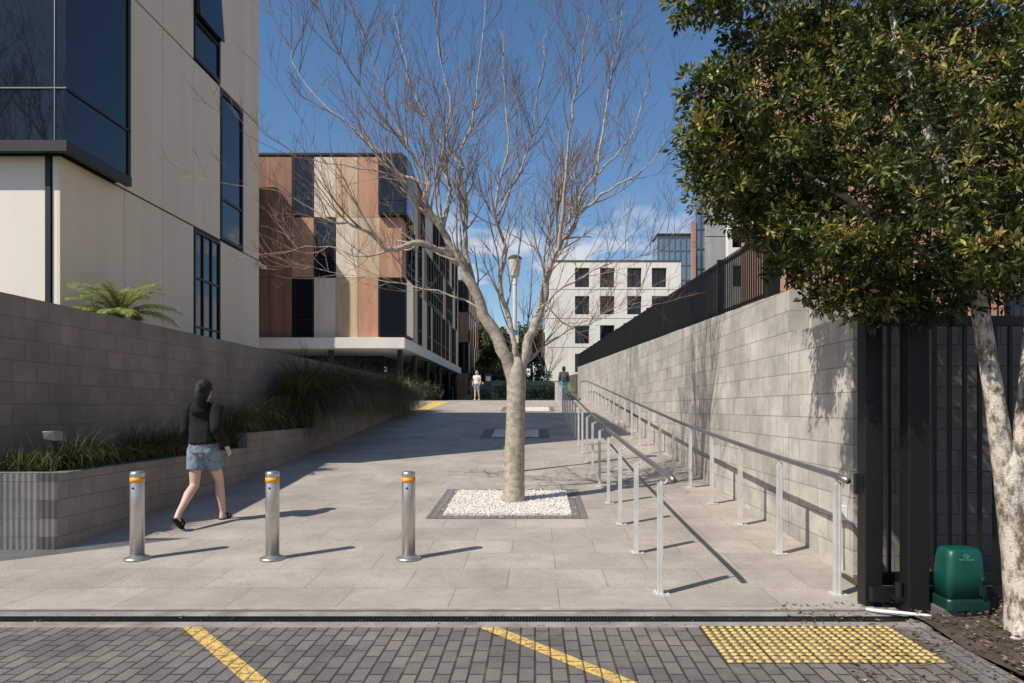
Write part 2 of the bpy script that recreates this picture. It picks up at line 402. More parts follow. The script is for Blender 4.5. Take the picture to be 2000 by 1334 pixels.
# ---------------------------------------------------------------- ramp railings
def railing(X,xoff,y0,n,label):
    sp=1.38
    r=top('handrail',(X,y0,prof(y0)),label,'handrail',group='handrails along the ramp')
    pts=[]; yy=y0-.22
    pts.append((X+xoff,yy,prof(y0)+1.0)); 
    for i in range(n*2):
        y=y0+i*sp/2; pts.append((X+xoff,y,prof(y)+1.02))
    part(r,'rail',MB().tube(pts,.027,'rail',14),smooth=True)
    o=(X,y0,prof(y0))
    pm=MB(); x,y,z=o
    pm.box(x-.006,x+.006,y-.045,y-.010,z+.01,z+.97,'galv'); pm.box(x-.006,x+.006,y+.010,y+.045,z+.01,z+.97,'galv')
    pm.box(x-.034,x-.007,y-.034,y+.034,z+.01,z+.95,'galv')
    pm.box(x-.065,x+.065,y-.07,y+.07,z+.0,z+.012,'galv')
    for zz in (.3,.85):
        pm.ball((x+.010,y,z+zz),(.010,.014,.014),'rail',8,6)
    for a_,b_ in ((-.045,-.05),(.045,-.05),(-.045,.05),(.045,.05)): pm.ball((x+a_,y+b_,z+.014),(.009,.009,.008),'galv',8,5)
    pm.tube([(x,y,z+.94),(x+xoff*.6,y,z+.955),(x+xoff,y,z+1.0)],.010,'galv',8)
    me=pm.mesh('post',o)
    for i in range(n):
        yy=y0+i*sp
        p=part(r,'post',me); p.location=(0,yy-y0,prof(yy)-prof(y0))
railing(1.09,.06,5.88,23,'steel ramp handrail with pale posts and dark tube')
railing(2.60,-.02,5.85,24,'steel handrail on pale posts beside the block wall')

# ---------------------------------------------------------------- walls
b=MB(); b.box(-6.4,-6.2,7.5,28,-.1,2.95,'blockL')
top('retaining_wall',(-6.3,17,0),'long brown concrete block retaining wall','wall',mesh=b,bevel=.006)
top('raised_ground',(0,0,0),kind='structure',mesh=MB().box(-40,-6.4,7.5,27.95,-.2,2.7,'soil'))
r=top('planter',(-5.7,7.4,0),'low grey block planter stepping up beside the path','planter')
m=MB(); m.box(-6.195,-5.38,7.4,7.6,-.1,.89,'plantX'); m.box(-5.38,-5.18,7.4,12.3,-.1,.89,'plantY'); part(r,'wall',m,bevel=.006)
m=MB(); m.box(-5.38,-5.18,12.302,16.2,-.1,1.15,'plantY'); m.box(-6.19,-5.38,12.302,12.5,-.1,1.149,'plantX'); part(r,'wall',m,bevel=.006)
m=MB(); m.box(-5.38,-5.18,16.202,28,-.1,1.62,'plantY'); m.box(-6.19,-5.38,16.202,16.45,-.1,1.621,'plantX');m.box(-6.19,-5.38,27.8,28,-.1,1.621,'plantX'); part(r,'wall',m,bevel=.006)
m=MB(); m.box(-6.19,-5.39,7.61,12.3,0,.82,'soil'); m.box(-6.19,-5.39,12.51,16.2,0,1.08,'soil'); m.box(-6.19,-5.39,16.46,27.79,0,1.54,'soil'); part(r,'soil',m)

def blades(regions,name,label,mat='grass',cat='grass',bx=.25,by=-.15,segs=6):
    V=[];Fc=[];T=[]
    for reg_ in regions:
        (x0,x1,y0,y1,z,n,h0,h1,w,dro)=reg_[:10]; bxx=reg_[10] if len(reg_)>10 else bx
        ct=random.gauss(0,.12)
        for i in range(n):
            x=random.uniform(x0,x1);y=random.uniform(y0,y1)
            h=random.uniform(h0,h1); a=random.uniform(0,2*math.pi); lean=random.uniform(.3,1)*dro
            d=Vector((math.cos(a)+bxx,math.sin(a)+by))
            if d.length>1.1: d=d.normalized()*1.1
            side=Vector((-d.y,d.x))
            if side.length<1e-3: side=Vector((1,0))
            side.normalize()
            k=len(V); wd=w*random.uniform(.6,1.2)
            px,py,pz=x,y,z; an=math.pi/2-random.uniform(0,.4)
            for s in range(segs+1):
                ww=wd*(1-s/segs*.9)
                V.append((px-side.x*ww,py-side.y*ww,pz)); V.append((px+side.x*ww,py+side.y*ww,pz))
                L=h/segs
                px+=d.x*math.cos(an)*L; py+=d.y*math.cos(an)*L; pz+=math.sin(an)*L
                an=max(an-lean,-1.45)
                if px<-6.17: px=-6.17
            t=random.gauss(.45,.24)+ct
            for s in range(segs): Fc.append((k+2*s,k+2*s+1,k+2*s+3,k+2*s+2)); T.append(t+s*.05)
    return top(name,(0,0,0),label,cat,kind='stuff',mesh=npmesh(name,V,Fc,mat,(0,0,0),np.array(T)))
reg=[(-6.15,-5.42,7.65,12.25,.82,6000,.2,.42,.007,.35),(-6.15,-5.4,12.55,16.1,1.08,5500,.3,.65,.008,.4)]
for i in range(28):
    y=7.9+i*.30+random.uniform(-.1,.1); z=.84 if y<12.3 else 1.12; S=random.uniform(.7,1.15)
    if random.random()<.88: reg.append((-5.75,-5.36,y-.14,y+.14,z,260,.4*S,(.8 if y<11.5 else 1.25)*S,.007,.55,.9))
blades(reg,'planter_grass','dark strappy ground cover grass filling the planter',bx=.5)
reg=[]
y=15.6
while y<27.7:
    x=random.uniform(-5.8,-5.45); S=random.uniform(.7,1.2); zb=1.55 if y>16.3 else 1.15
    cw=random.uniform(.07,.15)
    reg.append((x-cw,x+cw,y-cw,y+cw,zb,430,.9*S,1.9*S,.011,random.uniform(.45,.62)))
    if random.random()<.9: reg.append((-5.46,-5.32,y-.14,y+.14,zb+.04,230,.8*S,1.8*S,.011,.75,1.4))
    y+=random.uniform(.2,.38)
blades(reg,'weeping_grass','tall weeping green grass clumps spilling over planter edge',bx=.5)
reg=[(-5.95+dx,-5.85+dx,7.75+dy,7.85+dy,.82,35,.3,.5,.013,.3) for dx,dy in ((0,0),(.25,.1),(.1,.4))]
blades(reg,'flax_plant','small flax clump at the planter end')

def wtop(y): return 3.0+.037*(y-8.1)
b=MB()
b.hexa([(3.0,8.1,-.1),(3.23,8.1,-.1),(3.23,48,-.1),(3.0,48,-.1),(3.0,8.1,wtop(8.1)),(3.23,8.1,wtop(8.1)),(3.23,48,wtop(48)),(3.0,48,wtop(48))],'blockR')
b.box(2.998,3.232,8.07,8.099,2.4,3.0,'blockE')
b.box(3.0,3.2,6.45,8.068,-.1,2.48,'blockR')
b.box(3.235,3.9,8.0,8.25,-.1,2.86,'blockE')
b.box(3.2,9.5,6.45,6.65,-.1,2.46,'blockFshade')
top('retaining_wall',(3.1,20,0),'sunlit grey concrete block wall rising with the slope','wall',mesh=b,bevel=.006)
b=MB(); b.hexa([(3.24,8.3,0),(60,8.3,0),(60,74,0),(3.24,74,0),(3.24,8.3,2.72),(60,8.3,2.72),(60,74,5.0),(3.24,74,5.0)],'ground')
b.box(3.22,60,6.66,8.29,0,2.3,'soil')
top('raised_terrace',(0,0,0),kind='structure',mesh=b)
r=top('fence',(3.1,8.9,3.0),'black steel picket fence on top of the block wall','fence')
m=MB()
def rl(x,w,za,zb,y0=8.9,y1=48):
    m.hexa([(x-w,y0,wtop(y0)+za),(x+w,y0,wtop(y0)+za),(x+w,y1,wtop(y1)+za),(x-w,y1,wtop(y1)+za),(x-w,y0,wtop(y0)+zb),(x+w,y0,wtop(y0)+zb),(x+w,y1,wtop(y1)+zb),(x-w,y1,wtop(y1)+zb)],'black')
for za,zb_ in ((.82,.87),(.05,.09)):
    m=MB(); rl(3.08,.018,za,zb_); part(r,'rail',m)
m=MB(); y=9.0
while y<48:
    m.box(3.035,3.055,y-.010,y+.010,wtop(y)+.02,wtop(y)+.90,'black'); y+=.10
part(r,'picket',m,kind='stuff')
pm=MB().box(3.01,3.15,8.83,8.97,wtop(8.9)-.0,wtop(8.9)+.97,'black').mesh('post',(3.1,8.9,3.0))
part(r,'post',pm)
pm=MB().box(3.02,3.11,8.86,8.94,wtop(8.9),wtop(8.9)+.93,'black').mesh('post',(3.1,8.9,3.0))
for i in range(1,17):
    p=part(r,'post',pm); p.location=(0,i*2.4,.037*i*2.4)
r=top('fence',(6,9.6,2.7),'black steel picket fence facing the driveway','fence')
part(r,'rail',MB().box(3.3,12,9.6,9.64,3.72,3.77,'black')); part(r,'rail',MB().box(3.3,12,9.6,9.64,2.85,2.9,'black'))
m=MB(); x=3.32
while x<9: m.box(x,x+.02,9.605,9.625,2.7,3.85,'black'); x+=.11
part(r,'picket',m)

# ---------------------------------------------------------------- gate at right
r=top('sliding_gate',(3.0,5.6,0),'tall black steel picket sliding gate slid open','gate')
m=MB(); m.box(2.66,2.80,5.5,5.64,0,2.36,'black'); part(r,'post',m,bevel=.006)
m=MB(); m.box(2.87,3.03,5.24,5.38,0,2.54,'black'); m.box(2.855,3.045,5.225,5.395,2.54,2.56,'black'); part(r,'post',m,bevel=.006)
m=MB(); m.box(2.8,8,5.62,5.68,.14,.24,'black'); m.box(2.8,8,5.62,5.68,2.28,2.36,'black'); m.box(2.8,2.86,5.615,5.675,.24,2.28,'black'); m.box(2.68,8,5.42,5.49,.06,.17,'black'); part(r,'frame',m)
m=MB(); x=2.91
while x<7.8: m.box(x,x+.026,5.625,5.655,.24,2.28,'black'); x+=.125
part(r,'picket',m)
m=MB(); m.box(2.80,3.02,5.30,5.50,.10,.13,'black');m.tube([(2.84,5.33,.13),(2.84,5.33,.24)],.03,'black',12); m.tube([(2.95,5.42,.13),(2.95,5.42,.22)],.03,'black',12);part(r,'roller_bracket',m)
m=MB(); m.box(2.62,2.66,5.52,5.60,.95,1.05,'black'); m.box(2.6,2.63,5.53,5.57,.90,1.07,'black'); part(r,'latch',m)
b=MB(); b.box(2.93,2.998,6.55,6.66,.52,.66,'wpaint'); b.box(2.92,2.93,6.56,6.65,.535,.645,'wpaint'); b.tube([(2.96,6.6,.52),(2.96,6.6,.2),(2.97,6.6,.02)],.012,'wpaint',8)
top('junction_box',(2.96,6.6,.55),'small white electrical box on the block wall','electrical box',mesh=b,bevel=.004)
b=MB(); b.tube([(2.60,5.36,.02),(2.66,5.28,.03),(2.78,5.22,.035),(2.95,5.17,.03),(3.02,5.14,.02)],.014,'wpaint',8)
top('pipe',(2.9,5.2,0),'short pale plastic pipe lying on the ground','pipe',mesh=b,smooth=True)
gx,gy=3.235,5.2
r=top('gate_motor',(gx,gy,.03),'dark green plastic gate motor housing on concrete blocks','gate motor')
m=MB()
def rbox(mb,x0,x1,y0,y1,z0,z1,mat,tx=.0,r=.03):
    secs=[(z0,0,r),(z0+(z1-z0)*.5,tx*.35,r),(z0+(z1-z0)*.80,tx*.8,r),(z0+(z1-z0)*.93,tx+.004,r),(z0+(z1-z0)*.985,tx+.016,r),(z1,tx+.035,r)]
    i0=len(mb.v);k=mb.mi(mat);n=0
    for z,t,rr in secs:
        ring=[]
        for cx_,cy_,a0 in ((x1-t-rr,y1-t-rr,0),(x0+t+rr,y1-t-rr,90),(x0+t+rr,y0+t+rr,180),(x1-t-rr,y0+t+rr,270)):
            for q in range(6):
                a=math.radians(a0+q*18); ring.append((cx_+rr*math.cos(a),cy_+rr*math.sin(a),z))
        n=len(ring); mb.v+=ring
    for j in range(len(secs)-1):
        for q in range(n):
            a=i0+j*n+q;b_=i0+j*n+(q+1)%n; mb.f.append((a,b_,b_+n,a+n)); mb.m.append(k)
    e=i0+(len(secs)-1)*n; mb.f.append(tuple(e+q for q in range(n))); mb.m.append(k)
    mb.f.append(tuple(i0+q for q in reversed(range(n)))); mb.m.append(k)
rbox(m,gx-.153,gx+.153,gy-.11,gy+.13,.17,.54,'green',.018,.05); part(r,'cover',m,smooth=True)
m=MB(); rbox(m,gx-.168,gx+.168,gy-.13,gy+.14,.095,.175,'dgreen',.004,.04); part(r,'base',m)
m=MB(); m.box(gx+.080,gx+.125,gy-.118,gy-.09,.20,.34,'dgreen'); m.ball((gx+.102,gy-.116,.31),(.018,.012,.03),'black'); m.box(gx+.09,gx+.115,gy-.14,gy-.118,.18,.215,'black'); part(r,'release_latch',m,bevel=.004)
m=MB(); m.box(gx-.19,gx-.02,gy-.10,gy+.10,.0,.094,'concdark'); m.box(gx+.0,gx+.17,gy-.09,gy+.11,.0,.094,'concdark'); part(r,'concrete_block',m,bevel=.006)
def text(body,size,loc,parent,mat,name='lettering'):
    cu=bpy.data.curves.new('t','FONT'); cu.body=body; cu.size=size; cu.align_x='CENTER'; cu.extrude=.0008
    ob=bpy.data.objects.new('t',cu); COL.objects.link(ob); dg=bpy.context.evaluated_depsgraph_get()
    me=bpy.data.meshes.new_from_object(ob.evaluated_get(dg)); bpy.data.objects.remove(ob)
    me.transform(Matrix.Rotation(math.radians(90-4),4,'X')); me.materials.clear(); me.materials.append(M[mat])
    p=part(parent,name,me); rl_=rootloc(parent); p.location=(loc[0]-rl_[0],loc[1]-rl_[1],loc[2]-rl_[2]); return p
text('CENTURION',.020,(gx-.01,gy-.099,.458),r,'mark')
m=MB(); ring=[(gx-.01+.020*math.cos(a*math.pi/12),gy-.0985,.491+.013*math.sin(a*math.pi/12)) for a in range(25)]
m.tube(ring,.0018,'mark',6); m.tube([(gx-.022,gy-.098,.495),(gx-.01,gy-.099,.486),(gx+.002,gy-.098,.495)],.0018,'mark',6); m.tube([(gx-.017,gy-.099,.488),(gx-.01,gy-.099,.481),(gx-.003,gy-.099,.488)],.0015,'mark',6)
part(r,'emblem',m)
r=top('fence',(-6.9,6.4,0),'black steel picket fence beside the planter','fence')
part(r,'rail',MB().box(-8.6,-6.25,6.35,6.38,.1,.15,'black')); part(r,'rail',MB().box(-8.6,-6.25,6.35,6.38,2.85,2.9,'black'))
m=MB(); x=-8.6
while x<-6.25: m.box(x,x+.022,6.36,6.378,0,3.0,'black'); x+=.065
part(r,'picket',m)

r=top('garden_light',(-5.5,7.75,.82),'silver floodlight head on a short black post','garden light')
part(r,'post',MB().box(-5.53,-5.45,7.72,7.80,.82,1.33,'black'),bevel=.004)
m=MB(); m.hexa([(-5.50,7.64,1.25),(-5.37,7.64,1.23),(-5.37,7.78,1.23),(-5.50,7.78,1.25),(-5.53,7.65,1.34),(-5.38,7.62,1.34),(-5.38,7.78,1.34),(-5.53,7.78,1.34)],'rail'); part(r,'lamp_head',m,bevel=.008)

lx,ly=-.385,13.0; lz=prof(13)
r=top('street_lamp',(lx,ly,lz),'slim pale lamp post with a cream lantern head','street lamp')
part(r,'pole',MB().lathe((lx,ly,lz),[(.11,0),(.11,.02),(.06,.05),(.06,1.2),(.045,1.22),(.040,3.55),(.05,3.57),(.05,3.69),(.035,3.70)],'wpaint',20),smooth=False)
part(r,'lantern',MB().lathe((lx,ly,lz),[(.045,3.69),(.085,3.73),(.120,4.03),(.124,4.05)],'cream2',20))
part(r,'cap',MB().lathe((lx,ly,lz),[(.136,4.05),(.131,4.08),(.085,4.12),(.02,4.13)],'cgrey',20))
part(r,'sign',MB().box(lx-.07,lx+.07,ly-.06,ly-.05,lz+2.45,lz+2.72,'wpaint').box(lx-.06,lx+.06,ly-.063,ly-.0605,lz+2.6,lz+2.7,'blue'))

# ---------------------------------------------------------------- buildings helpers
def ab(mb,ax,c0,c1,a0,a1,z0,z1,mat):
    if ax=='x': mb.box(a0,a1,c0,c1,z0,z1,mat)
    else: mb.box(c0,c1,a0,a1,z0,z1,mat)
def window(root,ax,c,s,a0,a1,z0,z1,mv=(),mh=(),fw=.06,gl='glass',dep=.06):
    if a0>a1:a0,a1=a1,a0
    m=MB(); ab(m,ax,c,c+s*.02,a0+.01,a1-.01,z0+.01,z1-.01,gl)
    w=part(root,'window',m)
    m=MB(); o=c+s*.021; q=c+s*dep
    ab(m,ax,o,q,a0,a0+fw,z0,z1,'black'); ab(m,ax,o,q,a1-fw,a1,z0,z1,'black')
    ab(m,ax,o,q-s*.002,a0+fw,a1-fw,z0,z0+fw,'black'); ab(m,ax,o,q-s*.002,a0+fw,a1-fw,z1-fw,z1,'black')
    for t in mv:
        a=a0+(a1-a0)*t; ab(m,ax,o,q-s*.006,a-fw*.4,a+fw*.4,z0+fw,z1-fw,'black')
    for t in mh:
        z=z0+(z1-z0)*t; ab(m,ax,o,q-s*.01,a0+fw,a1-fw,z-fw*.4,z+fw*.4,'black')
    part(w,'frame',m)
    return w
r=top('building',(-14,16,2.0),'cream panel clad building with dark corner glass bay','building')
m=MB(); m.box(-24,-8.04,11.54,19.75,1.0,15,'joint'); part(r,'wall',m)
m=MB(); g=.007
ysj=[11.5,13.3,14.67,16.0,17.35,18.7,19.79]
rows=[(1.9,5.845),(5.885,9.755),(9.795,13.65),(13.7,15.05)]
wins={(0,3),(2,3),(1,4)}
for ri,(za,zb) in enumerate(rows):
    for ci in range(6):
        if (ri,ci) in wins: continue
        y0=ysj[ci]; y1=ysj[ci+1]
        if ri==1 and ci==0: y0=13.03
        m.box(-8.04,-8.0,y0+(g if ci else 0),y1-g,za,zb,'cream')
for ri,(za,zb) in enumerate(rows):
    if ri in (0,2,3):
        m.box(-8.13,-8.04,11.5,11.54,za,zb,'creamf') 
        for a,c in ((-12,-8.25),(-16,-12.02),(-20,-16.02),(-24,-20.02)): m.box(a,c,11.5,11.54,za,zb,'creamf')
part(r,'cladding',m,bevel=.004)
m=MB(); m.box(-8.235,-8.145,11.47,11.535,2,5.84,'black'); part(r,'downpipe',m)
window(r,'y',-8.04,1,16.02,17.33,2.3,5.8,mv=(.33,.66),mh=(.35,.68),fw=.06)
window(r,'y',-8.04,1,16.02,17.33,9.82,13.6,mh=(.25,),fw=.07)
window(r,'y',-8.04,1,17.37,18.68,5.91,9.7,mh=(.28,),fw=.08)
m=MB(); m.hexa([(-8.0,16.05,10.9),(-7.86,16.05,10.85),(-7.86,17.3,10.85),(-8.0,17.3,10.9),(-7.99,16.05,12.2),(-7.96,16.05,12.2),(-7.96,17.3,12.2),(-7.99,17.3,12.2)],'glass'); part(r,'open_sash',m)
m=MB(); m.box(-24,-7.75,11.25,11.5,5.89,9.75,'black'); m.box(-8.04,-7.75,11.5,13.0,5.89,9.75,'black')
bay=part(r,'window_bay',m)
m=MB(); m.box(-24,-7.715,11.225,11.25,6.0,6.84,'glass'); m.box(-24,-7.715,11.226,11.25,6.88,9.7,'glass'); m.box(-7.75,-7.726,11.25,12.97,6.0,6.84,'glass'); m.box(-7.75,-7.727,11.25,12.97,6.88,9.7,'glass'); part(bay,'pane',m)
m=MB()
m.box(-24,-7.69,11.2,11.3,5.82,6.0,'black'); m.box(-7.79,-7.69,11.3,13.02,5.82,6.0,'black')
m.box(-24,-7.70,11.205,11.225,6.85,6.87,'rail'); m.box(-7.726,-7.70,11.225,13.0,6.84,6.88,'black')
m.box(-7.9,-7.885,11.21,11.226,6.0,9.7,'rail'); m.box(-7.73,-7.70,12.93,13.01,6.0,9.75,'black'); m.box(-24,-7.69,11.2,13.0,9.7,9.78,'black')
for x in (-10.9,-13.9): m.box(x,x+.03,11.208,11.226,6.0,9.7,'black')
part(bay,'frame',m)
b=MB(); b.box(-8.0,-7.9,19.55,19.7,5.75,5.8,'wpaint'); b.tube([(-7.92,19.6,5.72),(-7.7,19.5,5.62)],.05,'wpaint',12)
top('security_camera',(-7.9,19.6,5.7),'small white security camera on the building corner','security camera',mesh=b)

Y0=38.0; X1=-7.41; W=1.225; fl=3.36; zb0=5.5
r=top('building',(-12,50,2.05),'brown terracotta and beige panelled building on columns','building')
m=MB(); m.box(-18.4,X1-.04,Y0+.04,66,zb0,zb0+3*fl+.1,'joint'); part(r,'wall',m)
cl=MB()
rowsB=[['brown','G','beige','tan','terra','B'],['brown','terra','G','beige','tan','terra'],['brown','G','beige','tan','terra','B']]  # first column kept dark brown to paint the shade on that edge
for ri in range(3):
    za=zb0+ri*fl; zc=za+fl
    for ci in range(9):
        if ci>=6: 
            a1=X1-(ci)*W; a0=a1-W; k='brown'
        else:
            a1=X1-(5-ci)*W; a0=a1-W; k=rowsB[ri][ci]
        if k=='G':
            window(r,'x',Y0+.04,-1,a0+.02,a1-.02,za+.02,zc-.02,mh=(.3,),mv=(.12,),fw=.08)
        elif k=='B':
            mm=MB(); mm.box(a0-.02,X1+.3,Y0-.35,Y0+1.8,za+.05,zc-.05,'black'); bb=part(r,'window_bay',mm)
            mm=MB(); mm.box(a0+.08,X1+.22,Y0-.37,Y0-.345,za+.85,zc-.12,'glass'); mm.box(a0+.08,X1+.22,Y0-.37,Y0-.345,za+.12,za+.8,'glass')
            mm.box(X1+.295,X1+.32,Y0-.25,Y0+1.7,za+.15,zc-.15,'glass'); part(bb,'pane',mm)
        else:
            cl.box(a0+.012,a1-.012,Y0,Y0+.04,za+.012,zc-.012,k)
rr=random.Random(5)
for ri in range(3):
    za=zb0+ri*fl; zc=za+fl
    for ci in range(22):
        y0=Y0+.05+ci*W*1.03; y1=y0+W*1.03
        if ri!=1 and ci<2: continue
        q=rr.random()
        if q<.45: window(r,'y',X1-.04,1,y0+.02,y1-.02,za+.05,zc-.05,mh=(.3,),fw=.09,dep=.12)
        else: cl.box(X1-.04,X1,y0+.012,y1-.012,za+.012,zc-.012,rr.choice(['beige','beige','terra','brown','tan']))
part(r,'cladding',cl)
m=MB(); m.box(-18.5,X1+.03,Y0-.03,66.1,zb0+3*fl+.1,zb0+3*fl+.22,'black'); part(r,'parapet',m)
m=MB(); m.box(-18.4,X1+.25,Y0-.5,66.2,zb0-.62,zb0-.02,'soffit'); part(r,'floor_slab',m,bevel=.02)
for y in (38.5,43,48,54,60,65):
    part(r,'column',MB().lathe((X1-.2,y,2.0),[(.16,0),(.16,2.88)],'black',16))
for x in (-11.5,-15.5): part(r,'column',MB().lathe((x,38.5,2.0),[(.16,0),(.16,2.88)],'black',16))
m=MB(); m.box(-18.4,-9.6,43,65.5,2.0,4.88,'joint'); m.box(-18.3,-9.7,42.96,42.99,2.1,4.8,'glass'); m.box(-9.59,-9.57,43.1,65,2.1,4.8,'glass'); 
for i in range(7): m.box(-18.3+i*1.4,-18.24+i*1.4,42.92,42.96,2.1,4.8,'black')
for i in range(14): m.box(-9.57,-9.53,43.1+i*1.6,43.18+i*1.6,2.1,4.8,'black')
part(r,'ground_floor',m)
r=top('building',(-22,36,2),'dark glazed link building between the blocks','building')
m=MB(); m.box(-30,-15.2,34.5,37.4,1,15.0,'brown'); part(r,'wall',m)
for i in range(3):
    window(r,'y',-15.2,1,35,36.6,5.8+i*3.3,8.4+i*3.3)
r=top('building',(-9,74,2),'distant brown panelled building with dark windows','building')
m=MB(); m.box(-16,-6.64,68.05,81,1,14.4,'joint'); part(r,'wall',m)
m=MB()
for i in range(4):
    for j in range(3): 
        if (i+j)%2==0: m.box(-6.64-(j+1)*1.3,-6.66-j*1.3,68,68.05,2.1+i*3.05,5.05+i*3.05,'terra')
        else: window(r,'x',68.05,-1,-6.64-(j+1)*1.3,-6.66-j*1.3,2.1+i*3.05,5.05+i*3.05)
    for j in range(9):
        if (i+j)%2: m.box(-6.64,-6.6,68.05+j*1.4,69.42+j*1.4,2.1+i*3.05,5.05+i*3.05,['terra','beige','brown'][(i*j)%3])
        else: window(r,'y',-6.64,1,68.07+j*1.4,69.4+j*1.4,2.1+i*3.05,5.05+i*3.05)
part(r,'cladding',m)

def punched(mb,y,x0,x1,z0,z1,ops,dep,mat):
    X=sorted({x0,x1,*[o[0] for o in ops],*[o[1] for o in ops]}); Z=sorted({z0,z1,*[o[2] for o in ops],*[o[3] for o in ops]})
    for i in range(len(X)-1):
        for j in range(len(Z)-1):
            cx=(X[i]+X[i+1])/2; cz=(Z[j]+Z[j+1])/2
            if any(o[0]<cx<o[1] and o[2]<cz<o[3] for o in ops): continue
            mb.poly([(X[i],y,Z[j]),(X[i+1],y,Z[j]),(X[i+1],y,Z[j+1]),(X[i],y,Z[j+1])],mat)
    for a,b_,c,d in ops:
        mb.poly([(a,y,c),(a,y,d),(a,y+dep,d),(a,y+dep,c)],mat); mb.poly([(b_,y,c),(b_,y+dep,c),(b_,y+dep,d),(b_,y,d)],mat)
        mb.poly([(a,y,c),(a,y+dep,c),(b_,y+dep,c),(b_,y,c)],mat); mb.poly([(a,y,d),(b_,y,d),(b_,y+dep,d),(a,y+dep,d)],mat)
YW=75.0; s=YW/F
def wx(px): return (px-CX)*s
def wz(py): return EYE+(CY-py)*s
r=top('building',(8,80,4),'white building with a grid of square punched windows','building')
ops=[]
for (pa,pb) in ((1123,1151),(1172,1200),(1225,1253),(1273,1302)):
    for k,(ya,yb) in enumerate(((561,523),(614,578),(671,635),(727,691))):
        ops.append((wx(pa),wx(pb),wz(ya),wz(yb)))
m=MB(); punched(m,YW,wx(1068),wx(1330),1.5,wz(509),ops,.5,'white')
xa,xb,zt=wx(1068),wx(1330),wz(509)
m.poly([(xb,YW,1.5),(xb,YW+14,1.5),(xb,YW+14,zt),(xb,YW,zt)],'white'); m.poly([(xa,YW,1.5),(xa,YW,zt),(xa,YW+14,zt),(xa,YW+14,1.5)],'white')
m.poly([(xa,YW,zt),(xb,YW,zt),(xb,YW+14,zt),(xa,YW+14,zt)],'white'); m.box(xa+.1,xb-.1,YW+.55,YW+13.9,1.5,zt-.3,'joint')
part(r,'wall',m)
m=MB()
for i in range(1,4): m.box(xa,xb,YW-.012,YW-.002,wz(509+56.5*i)-.02,wz(509+56.5*i)+.02,'cgrey')
m.box(xa-.05,xb+.05,YW-.06,YW-.003,zt-.12,zt+.04,'cgrey')
part(r,'trim',m)
for a,b_,c,d in ops: window(r,'x',YW+.5,-1,a,b_,c,d,mv=(.45,),fw=.1,dep=.12)
r=top('building',(17,84,4),'blue grey glass curtain wall building','building')
s=80/F; x0,x1=(1284-CX)*s,(1350-CX)*s; zt=EYE+336*s
m=MB(); m.box(x0,x1,80,83,3,zt,'glassb'); part(r,'wall',m)
m=MB()
for i in range(7): xx=x0+(x1-x0)*i/6; m.box(xx-.04,xx+.04,79.9,79.99,3,zt,'rail')
for i in range(8): zz=zt-i*1.7; m.box(x0,x1,79.92,79.985,zz-.05,zz+.05,'rail')
m.box(x0-.1,x1+.1,79.8,83.1,zt,zt+.25,'black'); part(r,'mullion',m)
s=45/F
r=top('building',(11.5,47,4),'tall terracotta and grey concrete block with glass strip','building')
m=MB(); m.box((1351-CX)*s,(1359-CX)*s,45,45.2,3,EYE+365*s,'terra'); m.box((1377-CX)*s,(1424-CX)*s,45,45.5,3,EYE+(CY-385+28)*s,'concg'); m.box((1362-CX)*s,(1424-CX)*s,45.25,45.6,3,EYE+365*s,'concg'); part(r,'wall',m)
m=MB(); m.box((1359-CX)*s+.01,(1377-CX)*s-.01,45.1,45.2,3,EYE+435*s,'glassb'); part(r,'window',m)
m=MB()
for i in range(9): m.box((1359-CX)*s,(1377-CX)*s,45.04,45.09,16.0-i*1.3,16.05-i*1.3,'rail')
m.box((1367-CX)*s,(1369-CX)*s,45.02,45.08,3,16.2,'rail')
for i in range(4): m.box((1377-CX)*s,(1424-CX)*s,44.985,44.998,15.3-i*2.4,15.33-i*2.4,'black')
part(r,'mullion',m)
s=40/F
r=top('building',(12,41,4),'white framed building wing with square windows','building')
x0,x1=(1422-CX)*s,(1530-CX)*s; ops=[]; zt=EYE+372*s
for i in range(3):
    for j in range(3): ops.append((x0+.25+i*1.05,x0+1.0+i*1.05,zt-1.75-j*2.3,zt-.5-j*2.3))
m=MB(); punched(m,40,x0,x1,3,zt,ops,.3,'white'); m.poly([(x0,40,3),(x0,40,zt),(x0,40.5,zt),(x0,40.5,3)],'white'); m.box(x0+.05,x1,40.35,40.5,3,zt-.02,'joint'); part(r,'wall',m)
for a,b_,c,d in ops: window(r,'x',40.3,-1,a,b_,c,d,fw=.08)
r=top('building',(14,25,3),'terracotta clad building behind the fence and tree','building')
m=MB(); m.box(8.5,30,24.04,28,2.6,15,'joint'); part(r,'wall',m)
m=MB()
for i in range(4):
    for j in range(9):
        a0=8.5+j*2.0
        if (i+j)%3==1 and j>0: window(r,'x',24.04,-1,a0+.1,a0+1.9,3.1+i*3.1,5.9+i*3.1,mv=(.5,),fw=.1)
        else: m.box(a0+.012,a0+1.99,24.0,24.04,3+i*3.1-.4,6.08+i*3.1-.4,'terra')
m.box(8.46,8.5,24.02,28,2.6,15,'terra')
part(r,'cladding',m)

